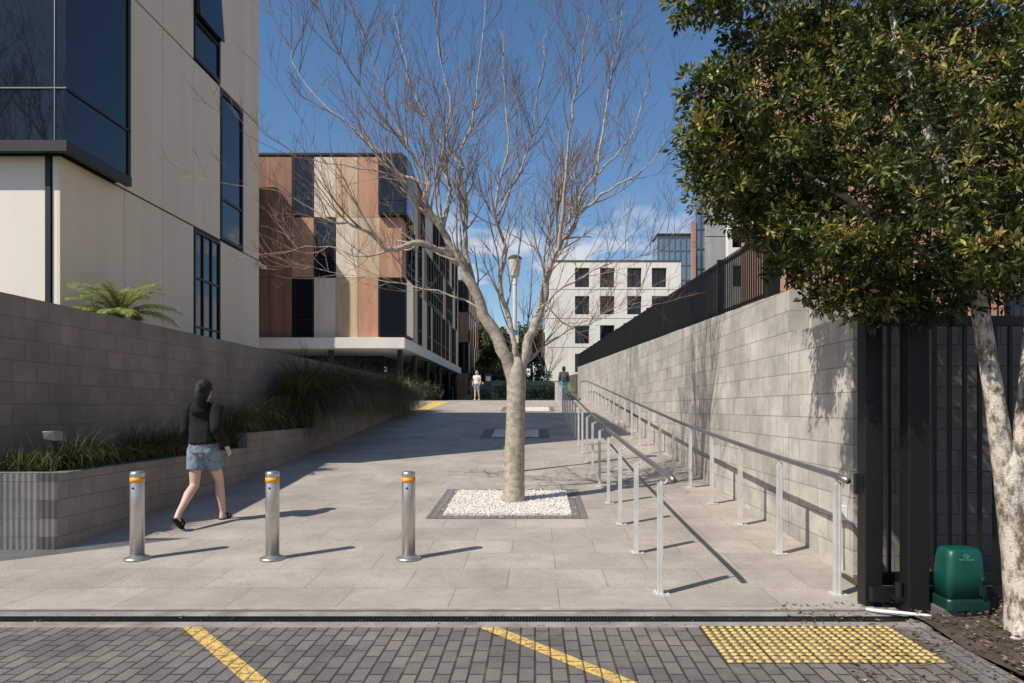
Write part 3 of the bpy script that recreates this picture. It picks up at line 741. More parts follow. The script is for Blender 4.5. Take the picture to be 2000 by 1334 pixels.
# ---------------------------------------------------------------- leafy crowns
def crownmesh(name,blobs,per,leafL,leafW,mat,o,nl=10,shell=.5,tb=.5,spread=.07):
    C=[];D=[];T=[]
    for (c,rad) in blobs:
        c=np.array(c); rad=np.array(rad if hasattr(rad,'__len__') else (rad,)*3)
        n=max(4,int(per*(rad[0]*rad[2]+rad[0]*rad[1]+rad[1]*rad[2])/3))
        d=RNG.normal(size=(n,3)); d/=np.linalg.norm(d,axis=1)[:,None]
        rr_=shell+(1.08-shell)*RNG.random(n)**.6
        rr_*=1+.25*np.sin(d[:,0]*5+c[0]*9)*np.sin(d[:,2]*6+c[2]*5)
        p=c+d*rad*rr_[:,None]
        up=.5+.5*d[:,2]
        t=tb*.5+.5*(rr_-shell)/(1.08-shell)*.9*up+RNG.normal(0,.12,n)+RNG.normal(0,.08)-.10*(rad[0]>.25)*(1-up)  # tint paints sunlit tops lighter, shaded insides and undersides darker
        C.append(np.repeat(p,nl,0)); D.append(np.repeat(d,nl,0)); T.append(np.repeat(t,nl))
    C=np.concatenate(C);D=np.concatenate(D);T=np.concatenate(T); T=T+RNG.normal(0,.09,len(T))
    n=len(C)
    ld=D*.5+RNG.normal(0,.6,(n,3)); ld[:,2]+=.15; ld/=np.linalg.norm(ld,axis=1)[:,None]
    C=C+ld*spread*RNG.random((n,1))
    nr=RNG.normal(0,.5,(n,3))+D*.5; nr[:,2]+=.6
    sd=np.cross(ld,nr); sd/=np.linalg.norm(sd,axis=1)[:,None]; nn=np.cross(sd,ld)
    L=leafL*(.55+.7*RNG.random((n,1))); Wd=L*leafW
    V=np.empty((n,5,3)); V[:,0]=C; V[:,1]=C+ld*L*.5+sd*Wd+nn*Wd*.3; V[:,2]=C+ld*L-nn*L*.12; V[:,3]=C+ld*L*.5-sd*Wd+nn*Wd*.3; V[:,4]=C+ld*L*.5
    i=np.arange(n)[:,None]*5
    Fc=np.concatenate([i+np.array([[0,4,2,1]]),i+np.array([[0,3,2,4]])],1).reshape(-1,4)
    return npmesh(name,V.reshape(-1,3),Fc,mat,o,np.repeat(T,2))

o=(3.42,4.75,.05)
r=top('evergreen_tree',o,'dense glossy leaved evergreen tree with mottled forked trunk','tree')
m=MB()
m.tube([(3.44,4.75,-.05),(3.42,4.75,.06),(3.40,4.75,.25),(3.37,4.75,.6),(3.33,4.75,.95),(3.30,4.75,1.2),(3.29,4.75,1.38)],[.19,.14,.118,.110,.108,.10,.04],'barkR',20)
m.tube([(3.34,4.75,.75),(3.27,4.75,1.15),(3.20,4.76,1.7),(3.13,4.78,2.2),(3.05,4.85,2.9),(2.8,4.95,3.7),(2.6,5.0,4.5)],[.05,.075,.064,.058,.05,.04,.02],'barkR',16)
m.tube([(3.35,4.74,.75),(3.365,4.74,1.15),(3.41,4.71,1.7),(3.47,4.72,2.4),(3.55,4.8,3.2),(3.5,4.9,4.2),(3.5,4.9,5.2)],[.05,.078,.068,.062,.055,.04,.02],'barkR',16)
m.tube([(3.40,4.72,0.16),(3.50,4.66,.07),(3.66,4.58,-.02)],[.07,.055,.03],'barkR',10); m.tube([(3.38,4.72,0.14),(3.28,4.62,.06),(3.18,4.55,0)],[.07,.05,.03],'barkR',10)
m.tube([(3.12,4.78,2.3),(2.6,4.9,2.9),(2.0,5.0,3.3),(1.6,5.1,3.6)],[.03,.025,.018,.01],'barkR',8)
m.tube([(3.0,4.85,2.9),(2.4,5.6,3.2),(1.8,6.2,3.7)],[.03,.02,.01],'barkR',8)
part(r,'trunk',m,smooth=True)
bl=[]
BL=[(1425,205,60,5.0),(1385,265,38,5.1),(1368,295,28,4.9),(1440,370,45,5.2),(1395,345,30,5.0),(1470,30,60,5.0),(1380,0,40,5.1),(1400,-50,60,5.2),(1500,130,75,5.3),(1385,160,33,5.0),(1560,250,105,4.8),(1500,300,65,5.2),(1515,425,45,5.2),(1600,470,70,4.9),(1565,505,38,5.3),(1560,370,75,5.4),
(1650,120,110,5.2),(1650,330,110,5.0),(1700,520,56,4.9),(1780,210,135,4.7),(1800,400,100,4.5),(1780,510,65,5.2),(1900,110,140,4.9),(1930,320,120,4.6),(1860,530,45,4.8),(1960,490,75,4.4),(2060,240,160,4.8),(2080,430,130,4.6),(1700,-50,160,5.2),(1880,-100,190,5.2),(1570,0,100,5.4),(2080,0,190,5.2),(1640,550,35,5.1),(1940,550,46,5.3),(1700,585,28,5.0),(1760,575,30,5.1),(1830,585,26,4.9),
(1620,200,100,6.0),(1750,100,130,6.2),(1850,300,160,6.2),(1700,400,110,6.0),(1950,200,170,6.2),(1980,430,120,6.0),(1550,100,80,6.1),(1900,500,70,5.9),
(1450,395,36,6.1),(1505,430,44,6.2),(1430,320,45,6.1),(1480,280,55,6.4),(1555,470,44,6.4),(1500,350,50,6.8),(1450,230,45,6.7),(1590,420,65,6.7)]
rs=random.Random(4)
for px,py,rp,Y in BL:
    c=Vector(((px-CX)/F*Y,Y,EYE+(CY-py)/F*Y)); R_=rp/F*Y
    bl.append((tuple(c),(R_*.92,R_*1.0,R_*.80)))
    for q in range(9):
        d=Vector((rs.gauss(0,1),rs.gauss(0,1),rs.gauss(0,1))).normalized()
        if d.x<0 or q<6:
            c2=c+d*R_*rs.uniform(.9,1.25); r2=rs.uniform(.05,.15); bl.append((tuple(c2),(r2*1.45,r2*1.45,r2*.65)))
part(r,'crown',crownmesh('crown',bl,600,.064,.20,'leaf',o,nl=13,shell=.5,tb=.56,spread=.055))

def bgtree(x,y,zg,h,rad,label,seed,n=7):
    rr=random.Random(seed)
    r=top('tree',(x,y,zg),label,'tree')
    m=MB(); m.tube([(x,y,zg-.3),(x+.1,y,zg+h*.3),(x,y,zg+h*.7)],[.3,.22,.08],'twig',10); part(r,'trunk',m)
    bb=[((x+rr.uniform(-1,1)*rad*.6,y+rr.uniform(-1,1)*rad*.6,zg+h*(.35+.55*rr.random())),(rad*rr.uniform(.35,.6),)*3) for _ in range(n)]
    part(r,'crown',crownmesh('crown',bb,90,.4,.35,'farleaf',(x,y,zg),nl=8,shell=.4,tb=.6,spread=.3))
bgtree(-3.8,100,4,9,3.6,'dark green leafy tree beyond the lawn',1,9)
bgtree(-.6,106,4,10.5,4.0,'dense dark evergreen tree behind the lawn',2,9)
bgtree(-8.5,105,4,10,4,'dark leafy tree beyond the buildings',3,9)
bgtree(-4.9,72,3.6,4.5,1.2,'slender dark tree beside the lawn',5,6)
top('hedge',(-2,66,4.0),'ragged green hedge at the back of the lawn','hedge',mesh=crownmesh('hedge',[((-5.5+i*.9,66+rs.uniform(-.4,.4),4.5+rs.uniform(-.2,.3)),(.8,.7,.8)) for i in range(8)],150,.22,.3,'farleaf',(-2,66,4.0),nl=6,shell=.3,tb=.6,spread=.15))
for sx,sy,sr in ((-3.9,49,.55),(-2.2,50,.7),(-.2,49.5,.5),(.9,48.5,.6)):
    sz=terr(sx,sy); top('shrub',(sx,sy,sz),'low rounded green shrub on the grassy bank','shrub',mesh=crownmesh('shrub',[((sx,sy,sz+sr*.6),(sr,sr,sr*.8)),((sx+sr*.7,sy+.2,sz+sr*.4),(sr*.6,sr*.6,sr*.5))],300,.12,.3,'farleaf',(sx,sy,sz),nl=6,shell=.3,tb=.8,spread=.1))
top('hedge',(-6.4,36.5,2.02),'low dark green hedge below the columns','hedge',mesh=crownmesh('hedge',[((-8.3+i*.7,36.4,2.4),(.55,.5,.5)) for i in range(5)]+[((-6.6,40+i*.8,2.45),(.4,.6,.5)) for i in range(5)],420,.14,.3,'farleaf',(-6.4,36.5,2.02),nl=6,shell=.3,tb=.5))
r=top('fence',(-1.5,46,2.1),'low black metal fence before the lawn','fence')
part(r,'rail',MB().box(-3.6,1.2,46,46.04,3.02,3.06,'black'))
m=MB(); x=-3.6
while x<1.2: m.box(x,x+.025,46.01,46.03,2.1,3.02,'black'); x+=.3
part(r,'picket',m)
r=top('sign_board',(-3.2,43,2.05),'tall grey directional sign board by the lawn','sign')
part(r,'panel',MB().box(-3.15,-2.75,43,43.06,2.6,3.75,'cgrey').box(-3.10,-2.80,42.985,42.998,3.3,3.6,'wpaint'))
part(r,'post',MB().box(-2.99,-2.91,43.01,43.05,2.05,2.6,'black'))
b=MB()
for x in (-6.9,-5.9):
    for yy in (29.0,30.5,32.0):
        z=prof(yy); b.tube([(x,yy,z),(x,yy,z+1.0)],.02,'galv',8)
    b.tube([(x,28.6,prof(28.6)+1.05),(x,30.5,prof(30.5)+1.08),(x,32.2,prof(32)+1.0),(x,32.5,prof(32)+.8)],.024,'galv',8)
    b.tube([(x,28.9,prof(28.6)+.6),(x,32.2,prof(32)+.55)],.016,'galv',8)
top('handrail',(-6.4,30,1.7),'curved steel stair handrail at the end of the wall','handrail',mesh=b)

FX,FY,FZ=-7.05,11.6,3.14
r=top('fern',(FX,FY,2.7),'bright green tree fern fronds above the retaining wall','fern')
V=[];Fc=[];T=[]
rm=MB()
for k in range(36):
    az=k*2.4+random.uniform(-.3,.3); el=random.uniform(.5,1.3); L=random.uniform(.75,1.15)
    p=Vector((FX,FY,FZ)); pts=[]
    e=el
    n=36
    for i in range(n+1):
        pts.append(p.copy()); p=p+Vector((math.cos(az)*math.cos(e),math.sin(az)*math.cos(e),math.sin(e)))*(L/n); e-=.035
    rm.tube(pts[::6],[.011,.010,.009,.007,.005,.004,.003][:len(pts[::6])],'twig',5)
    sd=Vector((-math.sin(az),math.cos(az),0)); ft=random.gauss(0,.12)
    for i in range(3,n):
        t=i/n; ll=.20*math.sin(math.pi*min(t*1.05,.999))**.7+.01; fw=(pts[i+1]-pts[i]).normalized()
        for sg in (-1,1):
            d=(sd*sg*.9+fw*.5+Vector((0,0,-.15+random.uniform(-.18,.18)))).normalized(); q=len(V); w=fw*.0095; b_=pts[i]
            V+=[tuple(b_-w),tuple(b_+d*ll*.5-w*.9+Vector((0,0,.01))),tuple(b_+d*ll+Vector((0,0,-.03))),tuple(b_+d*ll*.5+w*.9),tuple(b_+w)]
            Fc.append((q,q+1,q+2,q+3,q+4)); T.append(random.gauss(.5,.2)+ft)
me=bpy.data.meshes.new('frond'); me.from_pydata([tuple(Vector(v)-Vector((FX,FY,2.7))) for v in V],[],Fc); me.materials.append(M['fern'])
a=me.attributes.new('tint','FLOAT','FACE'); a.data.foreach_set('value',T)
part(r,'frond',me); rm.tube([(FX,FY,2.6),(FX,FY,FZ+.02)],[.07,.05],'twig',10); part(r,'stem',rm)

# ---------------------------------------------------------------- bare trees
def bare(name_label,base,limbs,trunk,scale,seed,dens,levels=3):
    rr=random.Random(seed)
    th=MB(); tw=MB()
    def emit(pts,rad):
        mx=max(rad)
        if mx>.0125: th.tube(pts,rad,'bark',8 if mx>.04 else 6,cap=False)
        else: tw.tube(pts,rad,'twig' ,3 if mx<.007 else 4,cap=False)
    def grow(p,d,L,r0,lev):
        n=max(4,int(L/.12)); pts=[p.copy()]; rad=[r0]
        d=d.normalized()
        for i in range(n):
            d=(d+Vector((rr.gauss(0,.09),rr.gauss(0,.09),rr.gauss(0,.07)+.06))).normalized()
            p=p+d*(L/n); pts.append(p.copy()); rad.append(r0*(1-.75*(i+1)/n)+.0010)
        emit(pts,rad)
        if lev<=0: return
        k=int(L*dens*(1.0 if lev>1 else 1.1))+1
        for j in range(k):
            t=rr.uniform(.18,.98); i=min(int(t*n),n-1); q=pts[i].lerp(pts[i+1],t*n-i)
            dd=(pts[i+1]-pts[i]).normalized(); ax=Vector((rr.gauss(0,1),rr.gauss(0,1),rr.gauss(0,1)))
            ax=(ax-dd*ax.dot(dd)).normalized(); an=rr.uniform(.45,.95)
            nd=dd*math.cos(an)+ax*math.sin(an)+Vector((0,0,.28))
            grow(q,nd,L*rr.uniform(.38,.68)*(1-.35*t),max(rad[i]*.50,.0022),lev-1)
    th.tube(trunk[0],trunk[1],'bark',28)
    for pts,rs in limbs:
        P=[Vector(p) for p in pts]
        Q=[];R=[]
        for i in range(len(P)-1):
            p0=P[max(i-1,0)];p1=P[i];p2=P[i+1];p3=P[min(i+2,len(P)-1)]
            for s in range(4):
                t=s/4
                Q.append(.5*((2*p1)+(-p0+p2)*t+(2*p0-5*p1+4*p2-p3)*t*t+(-p0+3*p1-3*p2+p3)*t**3)+Vector((rr.gauss(0,.014),rr.gauss(0,.018),rr.gauss(0,.012)))*(0 if i==0 and s<2 else 1))
                g=(i+t)/(len(P)-1); R.append((rs[0]*(1-g)**1.25+rs[1]*g)*rr.uniform(.94,1.08))
        Q.append(P[-1]);R.append(rs[1])
        th.tube(Q,R,'bark',12 if rs[0]>.05 else 8,cap=False)
        Ltot=sum((Q[i+1]-Q[i]).length for i in range(len(Q)-1))
        k=int(Ltot*dens*1.15)
        for j in range(k):
            t=rr.uniform(.22,1.0); i=min(int(t*(len(Q)-1)),len(Q)-2)
            dd=(Q[i+1]-Q[i]).normalized(); ax=Vector((rr.gauss(0,1),rr.gauss(0,1.0),rr.gauss(0,.6)))
            ax=(ax-dd*ax.dot(dd)).normalized(); an=rr.uniform(.45,.95)
            nd=dd*math.cos(an)+ax*math.sin(an)+Vector((0,0,.25))
            grow(Q[i].copy(),nd,scale*rr.uniform(.6,1.8)*(1.1-.4*t),min(max(R[i]*.45,.006),.016),levels-1)
        grow(Q[-1].copy(),(Q[-1]-Q[-2]),scale*1.2,rs[1],levels-1)
    r=top('bare_tree',base,name_label,'tree')
    part(r,'trunk',th,smooth=True); part(r,'crown',tw)
    return r
def P3(px,py,dy,Y=10.1):
    y=Y+dy; return ((px-CX)/F*y,y,EYE+(CY-py)/F*y)
def limb(lst,r0,r1,d=0,Y=10.1):
    n=len(lst); return ([P3(a,b_,d*i/(n-1) if n>1 else 0,Y) for i,(a,b_) in enumerate(lst)],(r0*.94,r1*.9))
z0=prof(10.1)
trunk=([(-.335,10.1,z0-.1),(-.325,10.1,z0),(-.318,10.1,z0+.10),(-.312,10.1,z0+.3),(-.305,10.1,z0+.6),(-.298,10.1,1.1),(-.29,10.1,1.4),(-.28,10.1,1.75),(-.275,10.1,2.0),(-.285,10.1,2.14),(-.31,10.1,2.35)],[.23,.19,.168,.157,.150,.145,.139,.138,.144,.138,.08])
limbs=[
 limb([(1006,748),(982,680),(945,610),(915,540),(890,492),(858,440),(830,395),(836,350),(800,290),(762,215),(725,110)],.112,.008,-.6),
 limb([(905,518),(865,492),(815,475),(765,488),(728,462),(690,440),(640,428),(590,395),(530,370)],.062,.006,-.9),
 limb([(865,445),(878,370),(862,300),(880,220),(858,100),(850,0)],.036,.006,.8),
 limb([(925,560),(908,470),(912,400),(898,320),(925,220),(940,100),(950,-20)],.048,.006,1.2),
 limb([(1008,735),(1000,650),(978,560),(984,480),(966,400),(990,300),(986,180),(980,60)],.048,.006,.3),
 limb([(1008,748),(1026,690),(1044,630),(1066,570),(1072,520),(1094,480),(1125,430),(1135,380),(1168,335),(1230,270),(1262,180)],.088,.008,.6),
 limb([(1090,490),(1105,380),(1112,260),(1130,150),(1150,30)],.036,.006,-.7),
 limb([(1048,610),(1100,560),(1180,520),(1250,500),(1300,490)],.021,.004,.8),
 limb([(1132,415),(1190,370),(1260,330),(1300,270)],.025,.005,-.5),
 limb([(950,610),(890,580),(810,560),(700,540),(600,520)],.019,.004,.9),
 limb([(834,360),(770,335),(700,262),(600,170),(560,80)],.032,.006,.5),
 limb([(800,290),(720,200),(650,80),(620,0)],.022,.005,-.8),
 limb([(765,488),(700,500),(640,478),(570,490)],.019,.004,.4),
 limb([(972,420),(1030,300),(1050,180),(1070,60)],.021,.005,1.3),
 limb([(1165,340),(1180,230),(1200,120),(1215,20)],.022,.005,.8),
 limb([(905,330),(830,230),(790,120),(770,10)],.019,.005,1.5),
 limb([(890,492),(840,410),(760,340),(640,320),(560,300)],.021,.004,-1.3),
 limb([(1052,605),(1065,500),(1085,400),(1160,300),(1210,220)],.020,.005,1.6),
 limb([(1060,590),(1120,640),(1180,620),(1240,600)],.013,.003,.5)]
bt=bare('large leafless tree with pale trunk in gravel pit',(-.32,10.1,z0),limbs,trunk,.95,3,4.1,3)
c2=copything(bt,(-19.5,-4,0)); c2.scale=(2.2,2.2,2.2); c2.rotation_euler=(0,0,2.0); c2['label']='tall leafless tree standing beside the road'
Y2=19.6; z2=prof(Y2)
T2=([(-.40,Y2,z2-.1),(-.40,Y2,z2+.1),(-.38,Y2,z2+1.5),(-.36,Y2,z2+2.1)],[.16,.12,.10,.09])
def L2(lst,r0,r1): return ([(-.37+a,Y2+b_,z2+c) for a,b_,c in lst],(r0,r1))
lim2=[L2([(0,0,1.9),(.4,.1,3),(.9,.2,4),(1.3,.3,5.2)],.05,.008),L2([(0,0,1.9),(.8,-.2,2.6),(1.8,-.3,3.2),(2.7,-.4,3.6)],.04,.006),L2([(0,0,2),(-.4,.2,3),(-.8,.3,4.4)],.05,.008),L2([(0,0,1.9),(.2,-.3,3.2),(.3,-.6,4.8)],.04,.008),L2([(0,0,1.9),(1.0,.5,3.0),(2.2,.8,4.4)],.035,.006)]
bare('smaller leafless tree in the second gravel pit',(-.4,Y2,z2),lim2,T2,1.0,9,2.5,3)
Y3=52.0; z3=terr(1,Y3)
T3=([(.9,Y3,z3-.1),(.9,Y3,z3+.5),(.95,Y3,z3+1.5)],[.14,.11,.08])
lim3=[([(.95,Y3,z3+1.2),(.95+a*.5,Y3,z3+2.6),(.95+a,Y3+.3,z3+h)],(.06,.01)) for a,h in ((-1.2,4.5),(-.4,5.5),(.6,5.2),(1.5,4.4))]
bare('small leafless tree near the white building',(.9,Y3,z3),lim3,T3,1.3,12,2.2,3)

# ---------------------------------------------------------------- people
def remesh(mb,voxel,smooth=4,mat=None,rumple=0,fr=9):
    me=mb.mesh('tmp'); ob=bpy.data.objects.new('tmp',me); COL.objects.link(ob)
    rm_=ob.modifiers.new('r','REMESH'); rm_.mode='VOXEL'; rm_.voxel_size=voxel; rm_.use_smooth_shade=True
    sm=ob.modifiers.new('s','SMOOTH'); sm.factor=.5; sm.iterations=smooth
    dg=bpy.context.evaluated_depsgraph_get(); out=bpy.data.meshes.new_from_object(ob.evaluated_get(dg))
    bpy.data.objects.remove(ob); out.materials.clear()
    if rumple:
        nr=[v.normal.copy() for v in out.vertices]
        for v,n_ in zip(out.vertices,nr):
            q=Vector((v.co.x*fr,v.co.y*fr,v.co.z*fr*.7)); v.co+=n_*rumple*(.5+.6*mnoise.noise(q)+.3*mnoise.noise(q*2.3))
    if mat: out.materials.append(M[mat])
    return out
def chain(mb,pts,mat='skin',caps=(1,1),n=14,grow=0):
    P=[p[:3] for p in pts]; R=[(p[3]+grow,(p[4] if len(p)>4 else p[3])+grow) for p in pts]
    mb.tube(P,R,mat,n)
    if caps[0]: mb.ball(P[0],(R[0][0],R[0][1],min(R[0])),mat)
    if caps[1]: mb.ball(P[-1],(R[-1][0],R[-1][1],min(R[-1])),mat)
def person(base,yaw,sc,label,top_mat,bot_mat,hair,pose,long_pants=False,bare_arms=False,voxel=.009,ponytail=True,shoe='cblack',hood=False,sandal=False):
    r=top('person',base,label,'person')
    J=pose
    def side(s): return J['R' if s>0 else 'L']
    body=MB()
    chain(body,[(0,0,.90,.150,.110),(0,0,.98,.145,.105),(0,.01,1.08,.125,.09),(0,.02,1.22,.145,.10),(0,.02,1.34,.155,.10),(0,.01,1.42,.11,.07),(0,.01,1.47,.055,.055),(0,.02,1.54,.05,.052)])
    hz=1.615
    body.ball((0,.035,hz),(.075,.092,.105),'skin',20,16); body.ball((0,.055,hz-.065),(.055,.068,.05),'skin')
    body.tube([(0,.12,hz+.01),(0,.148,hz-.025)],[.009,.016],'skin',8)
    body.ball((0,.125,hz-.062),(.022,.012,.008),'skin'); 
    for s in (-1,1): body.ball((s*.079,.03,hz-.01),(.010,.016,.028),'skin'); body.ball((s*.03,.122,hz+.028),(.02,.008,.006),'skin')
    for s in (-1,1):
        k=side(s)
        hip,kn,an,toe=k['leg']
        chain(body,[(*hip,.084),( *[(hip[i]*.5+kn[i]*.5) for i in range(3)],.073),(*kn,.053)]); 
        mid=[kn[i]*.65+an[i]*.35 for i in range(3)]
        chain(body,[(*kn,.050),(mid[0],mid[1]-.014,mid[2],.055),(*[(kn[i]*.3+an[i]*.7) for i in range(3)],.042),(*an,.034)])
        heel=k.get('heel',(an[0],an[1]-.03,an[2]-.05))
        chain(body,[(*heel,.032),(*an,.034)]); chain(body,[(*heel,.03),(*toe,.03,.022)])
        sh,el,wr=k['arm']
        chain(body,[(*sh,.056),(*[(sh[i]*.5+el[i]*.5) for i in range(3)],.047),(*el,.038)])
        chain(body,[(*el,.038),(*[(el[i]*.6+wr[i]*.4) for i in range(3)],.037),(*wr,.025)])
        d=(Vector(wr)-Vector(el)).normalized(); fw=(Vector((0,1,0))-d*d.y).normalized()
        chain(body,[(*wr,.022),(*(Vector(wr)+d*.03),.026,.018),(*(Vector(wr)+d*.08),.03,.014)])
        inward=Vector((-s,0,0))
        for q in range(4):
            o_=fw*(.03-.02*q); L=[.065,.075,.07,.055][q]
            a=Vector(wr)+d*.08+o_; b1=a+d*L*.5; b2=b1+(d*.75+inward*.5).normalized()*L*.3; b3=b2+(d*.4+inward*.9).normalized()*L*.25
            body.tube([a-d*.02,a,b1,b2,b3],[.0095,.0095,.009,.008,.006],'skin',8)
        a=Vector(wr)+d*.03+fw*.022; b1=a+(d*.6+fw*.8).normalized()*.035; b2=b1+(d*.9+fw*.25+inward*.3).normalized()*.03
        body.tube([a,b1,b2],[.012,.010,.007],'skin',8)
    bm=remesh(body,voxel,3,'skin'); 
    S=Matrix.Rotation(yaw,4,'Z')@Matrix.Scale(sc,4)
    def fin(me): me.transform(S); return me
    part(r,'body',fin(bm))
    c=MB()
    chain(c,[(0,0,.97,.172,.142),(0,.0,1.08,.158,.126),(0,.02,1.22,.163,.122),(0,.02,1.34,.168,.118),(0,.01,1.42,.12,.085),(0,.01,1.475,.068,.066)],caps=(0,0))
    if hood: c.ball((0,-.09,1.385),(.105,.055,.075),'skin'); c.ball((0,-.06,1.445),(.09,.06,.04),'skin')
    for s in (-1,1):
        sh,el,wr=side(s)['arm']
        mid=[(sh[i]*.5+el[i]*.5) for i in range(3)]
        if bare_arms: chain(c,[(*sh,.068),(*mid,.062)],caps=(1,0))
        else:
            chain(c,[(*sh,.074),(*mid,.068),(*el,.060)]); chain(c,[(*el,.058),(*[(el[i]*.5+wr[i]*.5) for i in range(3)],.052),(*[(el[i]*.05+wr[i]*.95) for i in range(3)],.040)],caps=(1,0))
    part(r,'shirt',fin(remesh(c,.011,2,top_mat,rumple=.016)))
    c=MB(); chain(c,[(0,0,.86,.162,.127),(0,0,.95,.168,.133),(0,.0,1.03,.150,.118)],caps=(0,0))
    for s in (-1,1):
        hip,kn,an,toe=side(s)['leg']
        mid=[(hip[i]*.45+kn[i]*.55) for i in range(3)]
        if long_pants:
            chain(c,[(*hip,.10),(*kn,.072)]); chain(c,[(*kn,.072),(*[an[i]*.92+kn[i]*.08 for i in range(3)],.058)],caps=(1,0))
        else: chain(c,[(*hip,.104),(*mid,.100)],caps=(1,0))
    part(r,'trousers' if long_pants else 'shorts',fin(remesh(c,.011,1,bot_mat,rumple=.008,fr=14)))
    for s in (-1,1):
        k=side(s); hip,kn,an,toe=k['leg']; heel=k.get('heel',(an[0],an[1]-.03,an[2]-.05))
        c=MB()
        if sandal:
            hv=Vector(heel);tv=Vector(toe); dd=(tv-hv).normalized(); up=(Vector((0,0,1))-dd*dd.z).normalized()
            A=hv-up*.030-dd*.03; B_=(hv+tv)/2-up*.030; C_=tv-up*.026+dd*.03
            c.tube([A,B_,C_],[(.036,.014),(.040,.013),(.038,.010)],shoe,14)
            for f in (.45,.8):
                q=hv.lerp(tv,f); c.tube([q+Vector((-.040,0,0))-up*.02,q+Vector((-.03,0,0))+up*.025,q+up*.036,q+Vector((.03,0,0))+up*.025,q+Vector((.040,0,0))-up*.02],[(.018,.006)]*5,shoe,8)
        else:
            chain(c,[(*heel,.042,.04),(*[(heel[i]+toe[i])/2 for i in range(3)],.043,.034),(*toe,.04,.026)]); chain(c,[(*heel,.038),(an[0],an[1],an[2]-.01,.040)],caps=(1,0))
        part(r,'sandal' if sandal else 'shoe',fin(remesh(c,.007,1,shoe)))
    c=MB(); c.ball((0,.008,hz+.020),(.092,.102,.110),'skin',20,16); c.ball((0,-.03,hz-.035),(.088,.076,.10),'skin')
    if ponytail:
        chain(c,[(0,-.07,hz+.03,.045),(.01,-.115,hz-.02,.045),(.02,-.13,hz-.09,.045),(.03,-.13,hz-.17,.034),(.035,-.115,hz-.26,.014)])
        for q in range(7):
            a=q/6*math.pi; chain(c,[(math.cos(a)*.06,-.04-.03*math.sin(a),hz-.03,.026),(math.cos(a)*.068,-.06-.03*math.sin(a),hz-.12-.02*(q%3),.014)])
    part(r,'hair',fin(remesh(c,.008,1,hair,rumple=.010,fr=26)))
    for s in (-1,1):
        c=MB(); c.ball((s*.03,.122,hz+.012),(.012,.008,.008),'eye',10,8); part(r,'eye',fin(c.mesh('eye')))
    return r
walkR={'R':{'leg':((.085,0,.88),(.09,.20,.51),(.085,.29,.11),(.085,.45,.035)),'heel':(.085,.27,.04),'arm':((.17,0,1.385),(.225,-.10,1.15),(.275,.02,.94))},
       'L':{'leg':((-.085,0,.88),(-.08,-.05,.47),(-.07,-.37,.20),(-.07,-.31,.03)),'heel':(-.07,-.42,.135),'arm':((-.17,0,1.385),(-.215,.00,1.13),(-.16,.16,.96))}}
wy=8.66; 
person((-4.21,wy,prof(wy)+.005),-.08,1.05,'walking woman in black hooded top and denim shorts','cblack','denim','hairD',walkR,voxel=.007,hood=True,sandal=True)
def backpack(base,yaw,sc,mat,label,w=.13):
    m=MB(); chain(m,[(0,-.15,1.02,w,.07),(0,-.165,1.18,w*1.05,.085),(0,-.15,1.34,w*.95,.06)])
    me=remesh(m,.012,3,mat)
    S=Matrix.Rotation(yaw,4,'Z')@Matrix.Scale(sc,4); me.transform(S)
    r=top('backpack',base,label,'backpack'); part(r,'bag',me)
    m=MB()
    for s in (-1,1): m.tube([(s*.08,-.12,1.38),(s*.10,-.02,1.47),(s*.115,.10,1.40),(s*.12,.14,1.25),(s*.14,.03,1.12),(s*.13,-.12,1.06)],[(.02,.006)]*6,mat,8)
    me=m.mesh('s'); me.transform(S); part(r,'strap',me)
stand={'R':{'leg':((.09,0,.88),(.09,.06,.48),(.09,.10,.08),(.09,.24,.03)),'arm':((.175,0,1.385),(.225,-.03,1.13),(.23,.10,.92))},
       'L':{'leg':((-.09,0,.88),(-.09,-.01,.48),(-.09,-.12,.10),(-.09,.02,.03)),'arm':((-.175,0,1.385),(-.225,-.02,1.13),(-.22,.12,.93))}}
person((-3.4,40.0,prof(40)+.005),math.pi*.9,1.0,'blond woman in white top and shorts walking','cwhite','denim','hairB',stand,voxel=.012,bare_arms=True,shoe='cwhite')
person((1.58,37.5,prof(37.5)+.005),0,1.07,'man in dark top and teal trousers walking up ramp','cgrey','cteal','hairD',stand,long_pants=True,voxel=.012,ponytail=False)
backpack((1.58,37.5,prof(37.5)+.005),0,1.07,'cgrey','dark grey backpack worn by the man',.15)

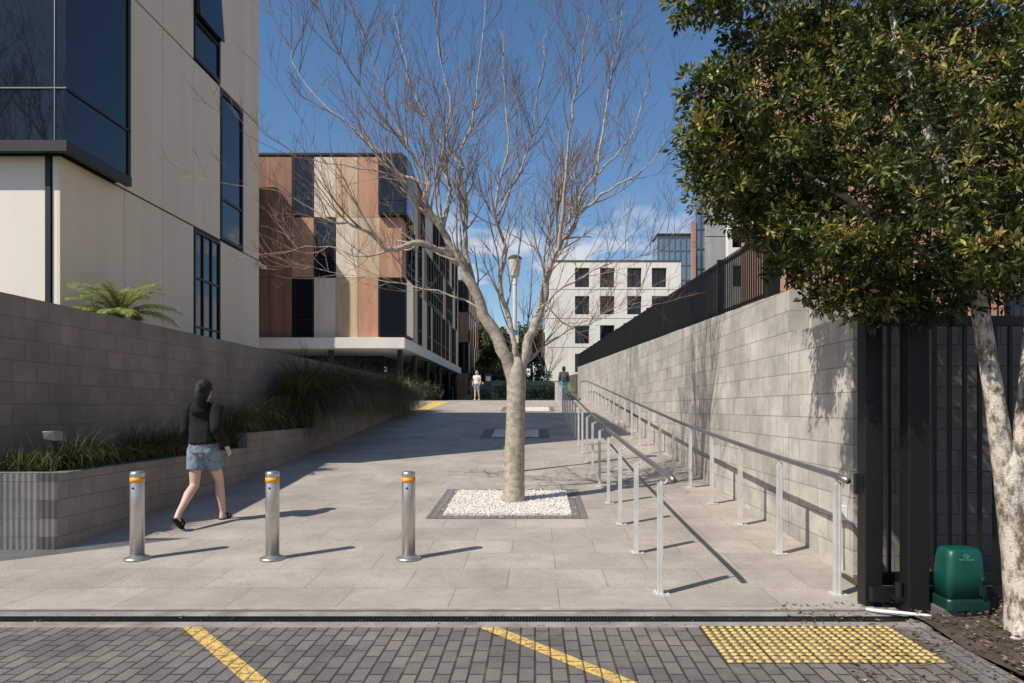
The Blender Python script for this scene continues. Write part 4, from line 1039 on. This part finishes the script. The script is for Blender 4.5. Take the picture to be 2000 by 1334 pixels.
# ---------------------------------------------------------------- light, world, camera
sd=Vector((.70,.50,-.92)).normalized()
L=bpy.data.lights.new('sun','SUN'); L.energy=5.0; L.angle=math.radians(.53); L.color=(1,.945,.865)
lo=bpy.data.objects.new('sun',L); COL.objects.link(lo); lo.rotation_euler=sd.to_track_quat('-Z','Y').to_euler()
w=bpy.data.worlds.new('World'); scene.world=w; w.use_nodes=True; nt=w.node_tree
bg=nt.nodes['Background']; sky=N(nt,'ShaderNodeTexSky'); sky.sky_type='NISHITA'; sky.sun_disc=False
sky.sun_elevation=math.asin(-sd.z); sky.sun_rotation=math.atan2(-sd.x,-sd.y)%(2*math.pi)
sky.air_density=1.0; sky.dust_density=.4; sky.ozone_density=1.3
tc=N(nt,'ShaderNodeTexCoord'); mp=N(nt,'ShaderNodeMapping'); mp.inputs['Scale'].default_value=(1,1,2.4); mp.inputs['Location'].default_value=(.35,0,.1); nt.links.new(tc.outputs['Generated'],mp.inputs[0])
cn=noise(nt,mp.outputs[0],6.5,8,.55)
cr=ramp(nt,cn,[(.50,0),(.60,1)])
sp=N(nt,'ShaderNodeSeparateXYZ'); nt.links.new(tc.outputs['Generated'],sp.inputs[0])
mk=ramp(nt,sp.outputs[2],[(.0,.9),(.22,.85),(.30,.0)])
ml=N(nt,'ShaderNodeMath',operation='MULTIPLY'); nt.links.new(cr,ml.inputs[0]); nt.links.new(mk,ml.inputs[1])
hs=N(nt,'ShaderNodeHueSaturation'); hs.inputs['Saturation'].default_value=1.2; hs.inputs['Value'].default_value=1.2; nt.links.new(sky.outputs[0],hs.inputs['Color'])
col=mixc(nt,ml.outputs[0],hs.outputs[0],(7.4,7.5,7.7))
nt.links.new(col,bg.inputs[0]); bg.inputs[1].default_value=.105

cam=bpy.data.cameras.new('camera'); co=bpy.data.objects.new('camera',cam); COL.objects.link(co)
co.location=(0,0,EYE); co.rotation_euler=(math.radians(90),0,0)
cam.lens=24; cam.sensor_width=36; cam.shift_x=-(CX-1000)/2000; cam.shift_y=(CY-667)/2000; cam.clip_end=3000; cam.clip_start=.05
scene.camera=co
scene.view_settings.view_transform='Standard'; scene.view_settings.look='None'; scene.view_settings.exposure=0
